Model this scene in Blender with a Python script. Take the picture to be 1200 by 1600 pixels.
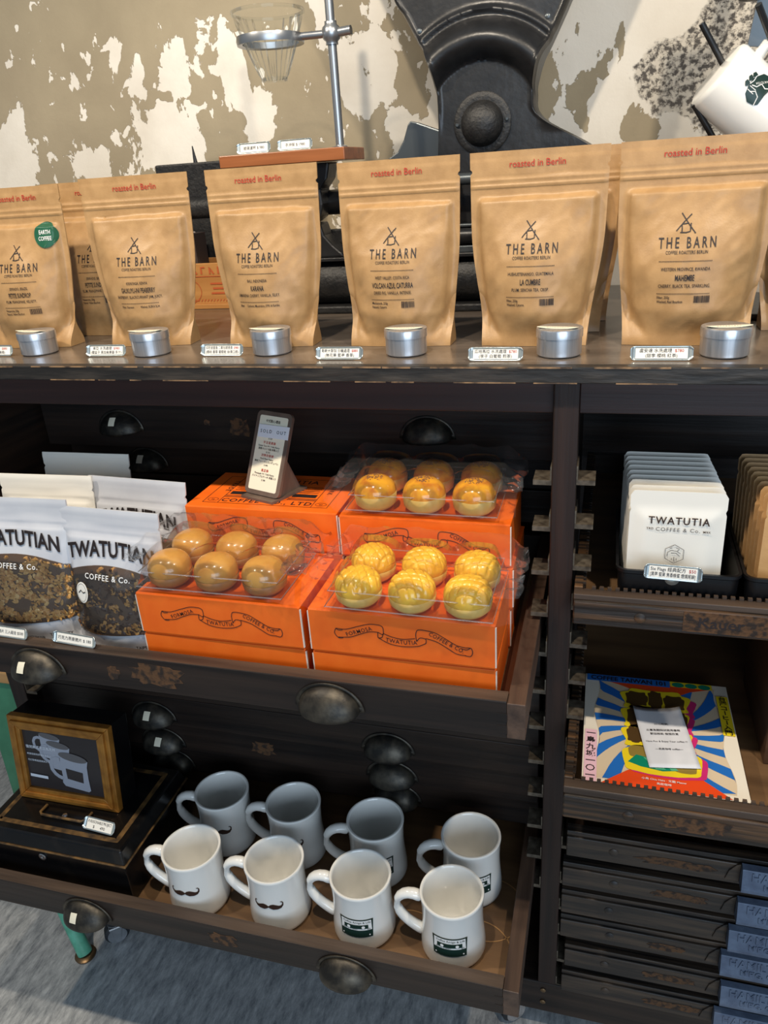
import bpy, bmesh, math, random
from mathutils import Vector, Matrix, noise, geometry

for o in list(bpy.data.objects):
    bpy.data.objects.remove(o)
scene = bpy.context.scene
COL = scene.collection
R_ = math.radians

# ------------------------------------------------------------------ camera
cam_data = bpy.data.cameras.new('camera')
cam_data.sensor_fit = 'HORIZONTAL'
cam_data.sensor_width = 36.0
cam_data.lens = 36.0
cam_data.clip_start = 0.02
cam = bpy.data.objects.new('camera', cam_data)
COL.objects.link(cam)
# rows: world axes in camera axes (x right, y down, z forward)
CR = ((0.96186458, 0.05256702, -0.26842733),
      (0.26617715, -0.4058408, 0.87432429),
      (-0.06297814, -0.91243079, -0.40435603))
mw = Matrix.Identity(4)
for i in range(3):
    mw[i][0] = CR[i][0]
    mw[i][1] = -CR[i][1]
    mw[i][2] = -CR[i][2]
mw[0][3], mw[1][3], mw[2][3] = 0.0, 0.0, 1.30
cam.matrix_world = mw
scene.camera = cam

# ------------------------------------------------------------------ light
world = bpy.data.worlds.new('world')
scene.world = world
world.use_nodes = True
world.node_tree.nodes['Background'].inputs[0].default_value = (0.62, 0.80, 1.0, 1)
world.node_tree.nodes['Background'].inputs[1].default_value = 0.20


def spot(name, loc, target, power, color=(1.0, 0.87, 0.70), size=110, radius=0.022, blend=0.6):
    l = bpy.data.lights.new(name, 'SPOT')
    l.energy = power
    l.color = color
    l.spot_size = R_(size)
    l.spot_blend = blend
    l.shadow_soft_size = radius
    o = bpy.data.objects.new(name, l)
    COL.objects.link(o)
    o.location = loc
    d = Vector(target) - Vector(loc)
    o.rotation_euler = d.to_track_quat('-Z', 'Y').to_euler()
    return o


spot('track_spotlight', (0.50, 0.335, 2.15), (0.05, 0.95, 0.95), 38)
spot('track_spotlight', (-0.30, 0.335, 2.15), (-0.30, 0.95, 0.95), 36)
spot('track_spotlight', (-1.10, 0.335, 2.15), (-0.75, 0.95, 0.95), 40)
# daylight from the shop window across the room, behind the photographer
al = bpy.data.lights.new('window_daylight', 'AREA')
al.shape = 'RECTANGLE'
al.size = 3.0
al.size_y = 2.0
al.energy = 78
al.color = (0.66, 0.82, 1.0)
ao = bpy.data.objects.new('window_daylight', al)
COL.objects.link(ao)
ao.location = (1.4, -3.2, 1.6)
ao.rotation_euler = (Vector((-0.3, 0.8, 0.8)) - ao.location).to_track_quat('-Z', 'Y').to_euler()

scene.view_settings.view_transform = 'Standard'
scene.view_settings.look = 'None'
scene.view_settings.gamma = 1.0
scene.view_settings.use_curve_mapping = False
scene.view_settings.exposure = 0.07

# ------------------------------------------------------------------ helpers


def lin(c):
    def f(v):
        v = v / 255.0
        return v / 12.92 if v <= 0.04045 else ((v + 0.055) / 1.055) ** 2.4
    return (f(c[0]), f(c[1]), f(c[2]), 1.0)


MATS = {}


def mat(name, base, rough=0.5, metal=0.0, c2=None, scale=(8, 8, 8), detail=6, lo=0.35, hi=0.65,
        bump=0.0, bscale=None, spec=0.5, coat=0.0, dist=0.0, rough2=None, coords='Object'):
    """procedural principled material; colours are sRGB 0-255"""
    m = bpy.data.materials.new(name)
    m.use_nodes = True
    nt = m.node_tree
    b = nt.nodes['Principled BSDF']
    b.inputs['Base Color'].default_value = lin(base)
    b.inputs['Roughness'].default_value = rough
    b.inputs['Metallic'].default_value = metal
    b.inputs['Specular IOR Level'].default_value = spec
    b.inputs['Coat Weight'].default_value = coat
    b.inputs['Coat Roughness'].default_value = 0.08
    if c2 is not None or bump:
        tc = nt.nodes.new('ShaderNodeTexCoord')
        mp = nt.nodes.new('ShaderNodeMapping')
        mp.inputs['Scale'].default_value = scale
        nt.links.new(tc.outputs[coords], mp.inputs['Vector'])
        nz = nt.nodes.new('ShaderNodeTexNoise')
        nz.inputs['Scale'].default_value = 1.0
        nz.inputs['Detail'].default_value = detail
        nz.inputs['Distortion'].default_value = dist
        nt.links.new(mp.outputs[0], nz.inputs['Vector'])
        if c2 is not None:
            cr = nt.nodes.new('ShaderNodeValToRGB')
            cr.color_ramp.elements[0].position = lo
            cr.color_ramp.elements[0].color = lin(base)
            cr.color_ramp.elements[1].position = hi
            cr.color_ramp.elements[1].color = lin(c2)
            nt.links.new(nz.outputs['Fac'], cr.inputs[0])
            nt.links.new(cr.outputs[0], b.inputs['Base Color'])
        if rough2 is not None:
            mr = nt.nodes.new('ShaderNodeMapRange')
            mr.inputs[1].default_value = lo
            mr.inputs[2].default_value = hi
            mr.inputs[3].default_value = rough
            mr.inputs[4].default_value = rough2
            nt.links.new(nz.outputs['Fac'], mr.inputs[0])
            nt.links.new(mr.outputs[0], b.inputs['Roughness'])
        if bump:
            src = nz
            if bscale is not None:
                mp2 = nt.nodes.new('ShaderNodeMapping')
                mp2.inputs['Scale'].default_value = bscale
                nt.links.new(tc.outputs[coords], mp2.inputs['Vector'])
                src = nt.nodes.new('ShaderNodeTexNoise')
                src.inputs['Scale'].default_value = 1.0
                src.inputs['Detail'].default_value = 5
                nt.links.new(mp2.outputs[0], src.inputs['Vector'])
            bp = nt.nodes.new('ShaderNodeBump')
            bp.inputs['Strength'].default_value = bump
            bp.inputs['Distance'].default_value = 0.004
            nt.links.new(src.outputs['Fac'], bp.inputs['Height'])
            nt.links.new(bp.outputs[0], b.inputs['Normal'])
    MATS[name] = m
    return m


def clear_mat(name, tint=(1, 1, 1), ior=1.4, rough=0.03, strength=1.0, haze=0.0):
    """thin clear plastic or glass: transparent with fresnel gloss"""
    m = bpy.data.materials.new(name)
    m.use_nodes = True
    nt = m.node_tree
    nt.nodes.remove(nt.nodes['Principled BSDF'])
    out = nt.nodes['Material Output']
    tr = nt.nodes.new('ShaderNodeBsdfTransparent')
    tr.inputs[0].default_value = (*tint, 1)
    gl = nt.nodes.new('ShaderNodeBsdfGlossy')
    gl.inputs['Roughness'].default_value = rough
    fr = nt.nodes.new('ShaderNodeFresnel')
    fr.inputs['IOR'].default_value = ior
    mu = nt.nodes.new('ShaderNodeMath')
    mu.operation = 'MULTIPLY'
    mu.inputs[1].default_value = strength
    nt.links.new(fr.outputs[0], mu.inputs[0])
    mx = nt.nodes.new('ShaderNodeMixShader')
    nt.links.new(mu.outputs[0], mx.inputs[0])
    nt.links.new(tr.outputs[0], mx.inputs[1])
    nt.links.new(gl.outputs[0], mx.inputs[2])
    last = mx
    if haze:
        df = nt.nodes.new('ShaderNodeBsdfDiffuse')
        df.inputs[0].default_value = (0.9, 0.9, 0.9, 1)
        m2 = nt.nodes.new('ShaderNodeMixShader')
        m2.inputs[0].default_value = haze
        nt.links.new(mx.outputs[0], m2.inputs[1])
        nt.links.new(df.outputs[0], m2.inputs[2])
        last = m2
    nt.links.new(last.outputs[0], out.inputs[0])
    MATS[name] = m
    return m


_TXT = {}


def txt2d(s, size, align='C', sx=1.0, bold=0.0, space=1.0):
    """outline lettering as a flat 2D mesh, baseline at 0"""
    key = (s, bold, space)
    if key not in _TXT:
        c = bpy.data.curves.new('t', 'FONT')
        c.body = s
        c.size = 1.0
        c.resolution_u = 2
        c.offset = bold
        c.space_character = space
        o = bpy.data.objects.new('t', c)
        me = o.to_mesh()
        vs = [(v.co.x, v.co.y) for v in me.vertices]
        fs = [tuple(p.vertices) for p in me.polygons]
        o.to_mesh_clear()
        bpy.data.objects.remove(o)
        bpy.data.curves.remove(c)
        _TXT[key] = (vs, fs)
    vs, fs = _TXT[key]
    if not vs:
        return [], []
    x0 = min(v[0] for v in vs)
    x1 = max(v[0] for v in vs)
    off = {'C': -(x0 + x1) / 2, 'L': -x0, 'R': -x1}[align]
    return [((v[0] + off) * size * sx, v[1] * size) for v in vs], fs


class MB:
    def __init__(self):
        self.v = []
        self.f = []
        self.M = None

    def add(self, vs, fs):
        n = len(self.v)
        if self.M is not None:
            vs = [self.M @ Vector(p) for p in vs]
        self.v.extend(tuple(p) for p in vs)
        self.f.extend(tuple(i + n for i in q) for q in fs)
        return self

    def box(self, x0, x1, y0, y1, z0, z1):
        vs = [(x0, y0, z0), (x1, y0, z0), (x1, y1, z0), (x0, y1, z0),
              (x0, y0, z1), (x1, y0, z1), (x1, y1, z1), (x0, y1, z1)]
        return self.add(vs, [(3, 2, 1, 0), (4, 5, 6, 7), (0, 1, 5, 4), (1, 2, 6, 5), (2, 3, 7, 6), (3, 0, 4, 7)])

    def hexa(self, b, t):
        """8-corner solid: bottom quad b, top quad t (counter-clockwise seen from above)"""
        return self.add(list(b) + list(t), [(3, 2, 1, 0), (4, 5, 6, 7), (0, 1, 5, 4), (1, 2, 6, 5), (2, 3, 7, 6), (3, 0, 4, 7)])

    def grid(self, nu, nv, fn, flip=False):
        vs = [fn(i / nu, j / nv) for j in range(nv + 1) for i in range(nu + 1)]
        fs = []
        for j in range(nv):
            for i in range(nu):
                a = j * (nu + 1) + i
                q = (a, a + 1, a + nu + 2, a + nu + 1)
                fs.append(q[::-1] if flip else q)
        return self.add(vs, fs)

    def lathe(self, prof, n=32, c=(0, 0, 0), cap0=True, cap1=True):
        vs, fs = [], []
        for (r, z) in prof:
            for k in range(n):
                a = 2 * math.pi * k / n
                vs.append((c[0] + r * math.cos(a), c[1] + r * math.sin(a), c[2] + z))
        for j in range(len(prof) - 1):
            for k in range(n):
                k2 = (k + 1) % n
                fs.append((j * n + k, j * n + k2, (j + 1) * n + k2, (j + 1) * n + k))
        if cap0:
            fs.append(tuple(range(n))[::-1])
        if cap1:
            m = (len(prof) - 1) * n
            fs.append(tuple(m + k for k in range(n)))
        return self.add(vs, fs)

    def tube(self, pts, r, n=8, closed=False, taper=None, caps=True):
        pts = [Vector(p) for p in pts]
        N = len(pts)
        vs, fs = [], []
        up = Vector((0.13, 0.21, 0.97)).normalized()
        for i, p in enumerate(pts):
            a = pts[(i - 1) % N] if (closed or i > 0) else p
            b = pts[(i + 1) % N] if (closed or i < N - 1) else p
            t = (b - a).normalized()
            s = t.cross(up)
            if s.length < 1e-3:
                s = t.cross(Vector((1, 0, 0)))
            s.normalize()
            w = s.cross(t)
            rr = r if taper is None else taper[i]
            for k in range(n):
                an = 2 * math.pi * k / n
                vs.append(p + (s * math.cos(an) + w * math.sin(an)) * rr)
        for i in range(N if closed else N - 1):
            j = (i + 1) % N
            for k in range(n):
                k2 = (k + 1) % n
                fs.append((i * n + k, j * n + k, j * n + k2, i * n + k2))
        if caps and not closed:
            fs.append(tuple(range(n)))
            fs.append(tuple((N - 1) * n + k for k in range(n))[::-1])
        return self.add(vs, fs)

    def prism(self, poly, fn0, fn1):
        """extrude a 2D polygon between two maps 2D -> 3D"""
        n = len(poly)
        tri = geometry.tessellate_polygon([[Vector((p[0], p[1], 0)) for p in poly]])
        vs = [fn0(*p) for p in poly] + [fn1(*p) for p in poly]
        fs = [tuple(t) for t in tri] + [tuple(i + n for i in t[::-1]) for t in tri]
        for i in range(n):
            j = (i + 1) % n
            fs.append((i, j, j + n, i + n))
        return self.add(vs, fs)

    def poly(self, pts, fn, sub=None):
        tri = geometry.tessellate_polygon([[Vector((p[0], p[1], 0)) for p in pts]])
        if sub is None:
            return self.add([fn(*p) for p in pts], [tuple(t) for t in tri])
        # split triangles so that the patch follows a curved surface
        T = [tuple((pts[i][0], pts[i][1]) for i in t) for t in tri]
        for _ in range(4):
            if max(math.dist(t[i], t[(i + 1) % 3]) for t in T for i in range(3)) <= sub:
                break
            N_ = []
            for a, b, c in T:
                ab = ((a[0] + b[0]) / 2, (a[1] + b[1]) / 2)
                bc = ((b[0] + c[0]) / 2, (b[1] + c[1]) / 2)
                ca_ = ((c[0] + a[0]) / 2, (c[1] + a[1]) / 2)
                N_ += [(a, ab, ca_), (ab, b, bc), (ca_, bc, c), (ab, bc, ca_)]
            T = N_
        for t in T:
            self.add([fn(*p) for p in t], [(0, 1, 2)])
        return self

    def stroke(self, pts, w, fn, closed=False, sub=0.006):
        P = [Vector((p[0], p[1])) for p in pts]
        if closed:
            P.append(P[0])
        Q = [P[0]]
        for a, b in zip(P[:-1], P[1:]):
            k = max(1, int((b - a).length / sub))
            for i in range(1, k + 1):
                Q.append(a.lerp(b, i / k))
        vs, fs = [], []
        for i, p in enumerate(Q):
            a = Q[max(i - 1, 0)]
            b = Q[min(i + 1, len(Q) - 1)]
            t = b - a
            if t.length < 1e-9:
                t = Vector((1, 0))
            t.normalize()
            nrm = Vector((-t.y, t.x)) * (w / 2)
            vs.append(fn(*(p + nrm)))
            vs.append(fn(*(p - nrm)))
        for i in range(len(Q) - 1):
            fs.append((2 * i, 2 * i + 1, 2 * i + 3, 2 * i + 2))
        return self.add(vs, fs)

    def text(self, s, size, fn, x=0.0, y=0.0, align='C', sx=1.0, bold=0.0, space=1.0, rot=0.0, arc=None):
        vs, fs = txt2d(s, size, align, sx, bold, space)
        ca, sa = math.cos(rot), math.sin(rot)
        out = []
        for (a, b) in vs:
            if arc:
                th = a / arc
                a, b = (arc + b) * math.sin(th), (arc + b) * math.cos(th) - arc
            out.append(fn(x + a * ca - b * sa, y + a * sa + b * ca))
        return self.add(out, fs)

    def build(self, name, m, parent=None, smooth=None, bevel=0.0, seg=2, solid=0.0):
        me = bpy.data.meshes.new(name)
        me.from_pydata([tuple(p) for p in self.v], [], self.f)
        me.update()
        bm = bmesh.new()
        bm.from_mesh(me)
        if solid >= 0:
            bmesh.ops.recalc_face_normals(bm, faces=bm.faces)
        bm.to_mesh(me)
        bm.free()
        me.materials.append(MATS[m] if isinstance(m, str) else m)
        if smooth is not None:
            for p in me.polygons:
                p.use_smooth = True
            me.set_sharp_from_angle(angle=R_(smooth))
        o = bpy.data.objects.new(name, me)
        COL.objects.link(o)
        if parent is not None:
            o.parent = parent
        if bevel:
            md = o.modifiers.new('bevel', 'BEVEL')
            md.width = bevel
            md.segments = seg
            md.limit_method = 'ANGLE'
        if solid > 0:
            md = o.modifiers.new('solid', 'SOLIDIFY')
            md.thickness = solid
            md.offset = 0
        return o


def tag(o, label, cat, group=None):
    o['label'] = label
    o['category'] = cat
    if group:
        o['group'] = group
    return o


def thing(name, label, cat, loc=(0, 0, 0), rot=(0, 0, 0), group=None):
    o = bpy.data.objects.new(name, None)
    o.empty_display_size = 0.02
    COL.objects.link(o)
    o.location = loc
    o.rotation_euler = rot
    return tag(o, label, cat, group)


def copy_tree(o, parent=None):
    c = o.copy()
    COL.objects.link(c)
    c.parent = parent
    for ch in list(o.children):
        copy_tree(ch, c)
    return c


def flat(o, ux, uy, n=(0, 0, 0), e=0.0):
    o, ux, uy, n = Vector(o), Vector(ux), Vector(uy), Vector(n)
    return lambda x, y: o + ux * x + uy * y + n * e


def sm(a, b, x):
    t = min(1.0, max(0.0, (x - a) / (b - a)))
    return t * t * (3 - 2 * t)


def struct(o):
    o['kind'] = 'structure'
    return o


# ------------------------------------------------------------------ materials
mat('dark_wood', (26, 21, 19), 0.42, c2=(52, 40, 33), scale=(3, 60, 60), lo=0.35, hi=0.75, bump=0.25, spec=0.4)
mat('dark_wood_y', (30, 24, 21), 0.45, c2=(66, 49, 38), scale=(60, 3, 60), lo=0.35, hi=0.75, bump=0.25, spec=0.4)
mat('post_wood', (24, 18, 16), 0.5, c2=(56, 37, 29), scale=(60, 60, 3), lo=0.3, hi=0.8, bump=0.3, spec=0.4)
mat('apron_wood', (44, 24, 19), 0.4, c2=(62, 36, 28), scale=(2, 60, 60), bump=0.15)
mat('rail_wood', (48, 38, 32), 0.5, c2=(96, 78, 64), scale=(4, 60, 60), lo=0.3, hi=0.8, bump=0.3)
mat('rail_wood_y', (52, 38, 31), 0.5, c2=(104, 80, 64), scale=(60, 4, 60), lo=0.3, hi=0.8, bump=0.3)
mat('tray_floor', (92, 68, 46), 0.45, c2=(138, 106, 74), scale=(3, 30, 30), lo=0.3, hi=0.75, bump=0.1)
mat('worn_wood', (34, 26, 20), 0.5, c2=(118, 84, 52), scale=(6, 120, 110), lo=0.45, hi=0.80, bump=0.7)
mat('case_wood', (36, 32, 30), 0.42, c2=(92, 74, 58), scale=(6, 110, 90), lo=0.42, hi=0.85, bump=0.5, spec=0.5)
mat('pale_wood', (150, 122, 88), 0.55, c2=(182, 152, 112), scale=(50, 4, 50), bump=0.1)
mat('torn_paper', (92, 62, 36), 0.8, c2=(42, 30, 22), scale=(120, 120, 120), lo=0.45, hi=0.6, bump=0.4)
mat('counter_wood', (82, 73, 65), 0.22, c2=(118, 106, 95), scale=(3, 40, 40), lo=0.3, hi=0.75, bump=0.08, spec=0.6)
mat('counter_edge', (34, 31, 28), 0.5, c2=(74, 66, 58), scale=(14, 120, 90), lo=0.45, hi=0.8, bump=0.6)
mat('edge_wear', (150, 118, 84), 0.6, c2=(70, 55, 42), scale=(60, 60, 60), lo=0.4, hi=0.6)
mat('kraft', (180, 142, 96), 0.42, c2=(165, 128, 84), scale=(60, 60, 60), bump=0.06, bscale=(500, 500, 500), spec=0.45)
mat('black_ink', (36, 26, 26), 0.6)
mat('red_ink', (176, 42, 26), 0.6)
mat('white_ink', (238, 236, 232), 0.6)
mat('brown_ink', (58, 40, 32), 0.35)
mat('green_ink', (26, 50, 44), 0.35)
mat('green_sticker', (28, 88, 62), 0.4)
mat('tin_metal', (214, 215, 218), 0.32, metal=0.85, c2=(196, 199, 204), scale=(300, 300, 8), bump=0.05)
mat('holder_metal', (196, 205, 205), 0.28, metal=0.85)
mat('paper', (240, 236, 226), 0.7)
mat('cream_paper', (236, 228, 204), 0.7)
mat('gray_paper', (226, 228, 234), 0.7)
mat('pull_metal', (52, 50, 47), 0.45, metal=0.7, c2=(98, 91, 79), scale=(60, 60, 60), lo=0.4, hi=0.75, bump=0.2)
mat('runner_metal', (118, 108, 94), 0.45, metal=0.35, c2=(70, 61, 51), scale=(90, 90, 90))
mat('iron', (24, 24, 25), 0.34, c2=(36, 36, 37), scale=(40, 40, 40), bump=0.12, bscale=(90, 90, 90), spec=0.55)
mat('iron_matte', (20, 20, 21), 0.5, c2=(36, 35, 34), scale=(60, 60, 60), bump=0.3, bscale=(200, 200, 200))
mat('steel_grey', (86, 92, 96), 0.35, metal=0.6)
mat('orange_card', (246, 112, 26), 0.5, c2=(240, 102, 18), scale=(30, 30, 30))
mat('card_edge', (226, 214, 200), 0.7)
mat('bun_brown', (206, 152, 70), 0.25, c2=(188, 128, 52), scale=(40, 40, 40), coat=0.5)
mat('bun_base', (170, 116, 56), 0.5, c2=(150, 98, 44), scale=(60, 60, 60))
mat('bun_pine', (242, 196, 60), 0.28, c2=(228, 168, 40), scale=(50, 50, 50), coat=0.5)
mat('bun_pale', (224, 190, 104), 0.5, c2=(214, 172, 84), scale=(60, 60, 60))
mat('bun_glaze', (232, 164, 34), 0.2, c2=(196, 112, 28), scale=(70, 70, 50), lo=0.45, hi=0.7, coat=0.4)
mat('sesame', (120, 76, 30), 0.6)
mat('ceramic', (236, 235, 230), 0.12, spec=0.6, coat=0.4)
mat('black_lacquer', (14, 14, 15), 0.2, c2=(34, 30, 26), scale=(30, 30, 30), lo=0.55, hi=0.8, bump=0.05)
mat('brass_line', (122, 92, 52), 0.5, metal=0.2, c2=(60, 46, 30), scale=(80, 80, 80))
mat('gold_wood', (186, 126, 52), 0.32, c2=(146, 94, 36), scale=(40, 40, 40), metal=0.25)
mat('picture', (58, 52, 52), 0.25, c2=(50, 44, 42), scale=(4, 4, 4))
mat('picture_mug', (168, 170, 180), 0.3)
mat('picture_mug_dark', (104, 100, 100), 0.3)
mat('picture_grey', (84, 86, 92), 0.3)
mat('walnut', (128, 74, 40), 0.35, c2=(164, 100, 58), scale=(4, 60, 60), bump=0.08)
mat('walnut_dark', (70, 48, 36), 0.4, c2=(92, 66, 48), scale=(60, 4, 60))
mat('crate_wood', (196, 142, 80), 0.55, c2=(178, 122, 64), scale=(4, 50, 50), bump=0.1)
mat('crate_red', (190, 92, 48), 0.6)
mat('book_white', (232, 220, 212), 0.6)
mat('book_pink', (216, 170, 168), 0.6)
mat('book_dark', (64, 54, 52), 0.6)
mat('chrome', (206, 208, 212), 0.2, metal=0.95)
mat('brushed', (178, 180, 182), 0.32, metal=0.9)
mat('pouch_white', (206, 208, 213), 0.28, c2=(196, 198, 205), scale=(20, 20, 20), spec=0.6)
mat('pouch_ivory', (240, 236, 226), 0.35, spec=0.5)
mat('pouch_inside', (96, 68, 46), 0.5, c2=(96, 74, 56), scale=(30, 30, 30))
mat('granola', (168, 112, 52), 0.55, c2=(206, 156, 88), scale=(160, 160, 160), bump=0.3)
mat('granola_pale', (214, 174, 110), 0.55, c2=(190, 140, 76), scale=(160, 160, 160))
mat('granola_dark', (92, 60, 38), 0.5, c2=(66, 44, 34), scale=(160, 160, 160), bump=0.3)
mat('black_plastic', (16, 16, 18), 0.32, spec=0.5)
mat('packet_white', (238, 234, 224), 0.4, spec=0.45)
mat('packet_kraft', (206, 162, 108), 0.5, c2=(192, 148, 96), scale=(60, 60, 60), bump=0.05, bscale=(400, 400, 400))
mat('sign_board', (92, 76, 66), 0.5, c2=(112, 94, 82), scale=(50, 50, 6), bump=0.1)
mat('stool_green', (70, 130, 98), 0.4, c2=(60, 116, 86), scale=(30, 30, 30), bump=0.1)
mat('stool_foot', (98, 176, 150), 0.35, c2=(80, 150, 124), scale=(50, 50, 50))
mat('stool_wood', (176, 128, 76), 0.45, c2=(196, 150, 96), scale=(4, 50, 50))
mat('chip', (26, 28, 26), 0.6)
mat('rubber', (34, 36, 40), 0.6)
mat('brass', (122, 100, 74), 0.35, metal=0.8)
mat('lead_cap', (84, 96, 118), 0.45, metal=0.2, c2=(102, 116, 138), scale=(60, 60, 60), bump=0.3)
mat('c_blue', (40, 112, 196), 0.35)
mat('c_beige', (222, 202, 172), 0.35)
mat('c_red', (236, 78, 32), 0.35)
mat('c_yellow', (246, 218, 40), 0.35)
mat('c_brown', (84, 62, 34), 0.35)
mat('c_olive', (150, 128, 60), 0.35)
mat('c_pink', (214, 50, 120), 0.35)
mat('c_rose', (240, 196, 210), 0.35)
mat('c_green', (16, 140, 108), 0.35)
mat('c_lgreen', (96, 182, 140), 0.35)
mat('c_cream', (240, 232, 216), 0.35)
mat('ring_stain', (176, 134, 86), 0.4)
clear_mat('clear_shell', ior=1.33, rough=0.06, strength=0.6)
clear_mat('clear_film', ior=1.22, rough=0.05, strength=0.45, haze=0.014)
clear_mat('clear_edge', ior=1.4, rough=0.1, strength=1.0, haze=0.14)
clear_mat('clear_tail', ior=1.25, rough=0.06, strength=0.55, haze=0.025)
clear_mat('window_film', ior=1.4, rough=0.12, strength=1.2, haze=0.02)
clear_mat('dripper_glass', tint=(0.97, 0.98, 0.98), ior=1.35, rough=0.04, strength=0.45)


def wall_material():
    m = bpy.data.materials.new('peeling_plaster')
    m.use_nodes = True
    nt = m.node_tree
    L = nt.links.new
    N = nt.nodes.new
    b = nt.nodes['Principled BSDF']
    b.inputs['Roughness'].default_value = 0.85
    b.inputs['Specular IOR Level'].default_value = 0.2
    tc = N('ShaderNodeTexCoord')

    def nse(scale, detail=6, rough=0.55, dist=0.0, seedloc=(0, 0, 0), stretch=(1, 1, 1)):
        mp = N('ShaderNodeMapping')
        mp.inputs['Location'].default_value = seedloc
        mp.inputs['Scale'].default_value = stretch
        L(tc.outputs['Object'], mp.inputs['Vector'])
        n = N('ShaderNodeTexNoise')
        n.inputs['Scale'].default_value = scale
        n.inputs['Detail'].default_value = detail
        n.inputs['Roughness'].default_value = rough
        n.inputs['Distortion'].default_value = dist
        L(mp.outputs[0], n.inputs['Vector'])
        return n.outputs['Fac']

    def mth(op, a, b_, clamp=False):
        n = N('ShaderNodeMath')
        n.operation = op
        n.use_clamp = clamp
        for k, v in enumerate((a, b_)):
            if isinstance(v, (int, float)):
                n.inputs[k].default_value = v
            else:
                L(v, n.inputs[k])
        return n.outputs[0]

    def rng(v, a, b_, c, d):
        n = N('ShaderNodeMapRange')
        n.inputs[1].default_value = a
        n.inputs[2].default_value = b_
        n.inputs[3].default_value = c
        n.inputs[4].default_value = d
        L(v, n.inputs[0])
        return n.outputs[0]

    def blob(x, z, sx, sz):
        """soft spot around a place on the wall (object space), 1 at its middle"""
        mp = N('ShaderNodeMapping')
        mp.vector_type = 'POINT'
        mp.inputs['Location'].default_value = (-x / sx, 0, -z / sz)
        mp.inputs['Scale'].default_value = (1 / sx, 0, 1 / sz)
        L(tc.outputs['Object'], mp.inputs['Vector'])
        g = N('ShaderNodeTexGradient')
        g.gradient_type = 'SPHERICAL'
        L(mp.outputs[0], g.inputs[0])
        return g.outputs['Fac']

    def mix(f, a, b_):
        n = N('ShaderNodeMix')
        n.data_type = 'RGBA'
        L(f, n.inputs[0])
        for k, v in ((6, a), (7, b_)):
            if isinstance(v, tuple):
                n.inputs[k].default_value = v
            else:
                L(v, n.inputs[k])
        return n.outputs[2]

    # flaked-away places: islands where the top coat has come off
    n1 = nse(9.5, 8, 0.58, 0.25, (3.1, 0, 1.7), (1.35, 1, 0.85))
    sep = N('ShaderNodeSeparateXYZ')
    L(tc.outputs['Object'], sep.inputs[0])
    bias = mth('ADD', rng(sep.outputs[0], -0.62, -0.20, 0.0, 0.115), rng(sep.outputs[0], -0.16, 0.10, 0.0, 0.14))
    for (x, z, sx, sz, a) in ((-0.90, 1.51, 0.10, 0.07, 0.20), (-1.12, 1.34, 0.09, 0.12, 0.22), (-0.78, 1.36, 0.12, 0.08, 0.24), (-0.98, 1.34, 0.10, 0.06, 0.14),
                              (-0.70, 1.48, 0.10, 0.09, 0.20), (-0.62, 1.44, 0.06, 0.12, 0.14), (-0.38, 1.46, 0.14, 0.14, 0.12), (-0.30, 1.36, 0.08, 0.08, 0.16),
                              (-0.84, 1.68, 0.7, 0.13, -0.25), (-0.53, 1.40, 0.06, 0.10, -0.14), (0.03, 1.33, 0.05, 0.06, -0.30), (-0.06, 1.38, 0.03, 0.06, -0.22),
                              (-0.33, 1.42, 0.04, 0.07, -0.22), (-0.40, 1.35, 0.03, 0.05, -0.15), (-0.27, 1.50, 0.03, 0.04, -0.10)):
        bias = mth('ADD', bias, mth('MULTIPLY', blob(x, z, sx, sz), a))
    f = mth('ADD', n1, bias)
    big = rng(f, 0.600, 0.606, 0.0, 1.0)
    n2 = nse(30.0, 5, 0.5, 0.3, (7.3, 0, 2.2), (1.2, 1, 0.9))
    small = rng(mth('ADD', n2, mth('MULTIPLY', bias, 0.30)), 0.640, 0.645, 0.0, 1.0)
    peel = mth('MAXIMUM', big, small)
    tone = nse(5.0, 6, 0.6, 0.3)
    fine = nse(160.0, 4, 0.6)
    top = mix(rng(tone, 0.3, 0.7, 0, 1), lin((166, 153, 128)), lin((148, 136, 113)))
    under = mix(rng(tone, 0.3, 0.7, 0, 1), lin((236, 230, 218)), lin((220, 212, 198)))
    colr = mix(peel, top, under)
    # rough dark patches on the right where the plaster is gone
    n3 = nse(14.0, 5, 0.6, 0.5, (1.2, 0, 5.5))
    dsum = mth('ADD', mth('MULTIPLY', blob(0.11, 1.41, 0.14, 0.10), 1.0), mth('MULTIPLY', blob(0.20, 1.52, 0.12, 0.12), 1.1))
    dsum = mth('ADD', dsum, mth('MULTIPLY', blob(0.17, 1.36, 0.09, 0.08), 0.6))
    dsum = mth('ADD', dsum, mth('MULTIPLY', blob(0.07, 1.56, 0.05, 0.03), 0.8))
    d = mth('ADD', dsum, mth('MULTIPLY', mth('SUBTRACT', n3, 0.5), 1.3))
    dark = rng(d, 0.34, 0.42, 0.0, 1.0)
    speck = rng(nse(110.0, 3, 0.6), 0.42, 0.56, 0.0, 1.0)
    rough_col = mix(speck, lin((88, 84, 80)), lin((206, 198, 184)))
    colr = mix(dark, colr, rough_col)
    grime = rng(nse(2.5, 5, 0.6, 0.5, (4, 0, 4)), 0.5, 0.75, 0.0, 0.35)
    colr = mix(grime, colr, lin((138, 124, 104)))
    L(colr, b.inputs['Base Color'])
    h = mth('ADD', mth('MULTIPLY', mth('SUBTRACT', 1.0, peel), 1.0), mth('MULTIPLY', fine, 0.35))
    h = mth('SUBTRACT', h, mth('MULTIPLY', dark, mth('ADD', 0.8, mth('MULTIPLY', speck, -0.8))))
    h = mth('ADD', h, mth('MULTIPLY', tone, 0.8))
    bp = N('ShaderNodeBump')
    bp.inputs['Strength'].default_value = 0.6
    bp.inputs['Distance'].default_value = 0.002
    L(h, bp.inputs['Height'])
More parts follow.
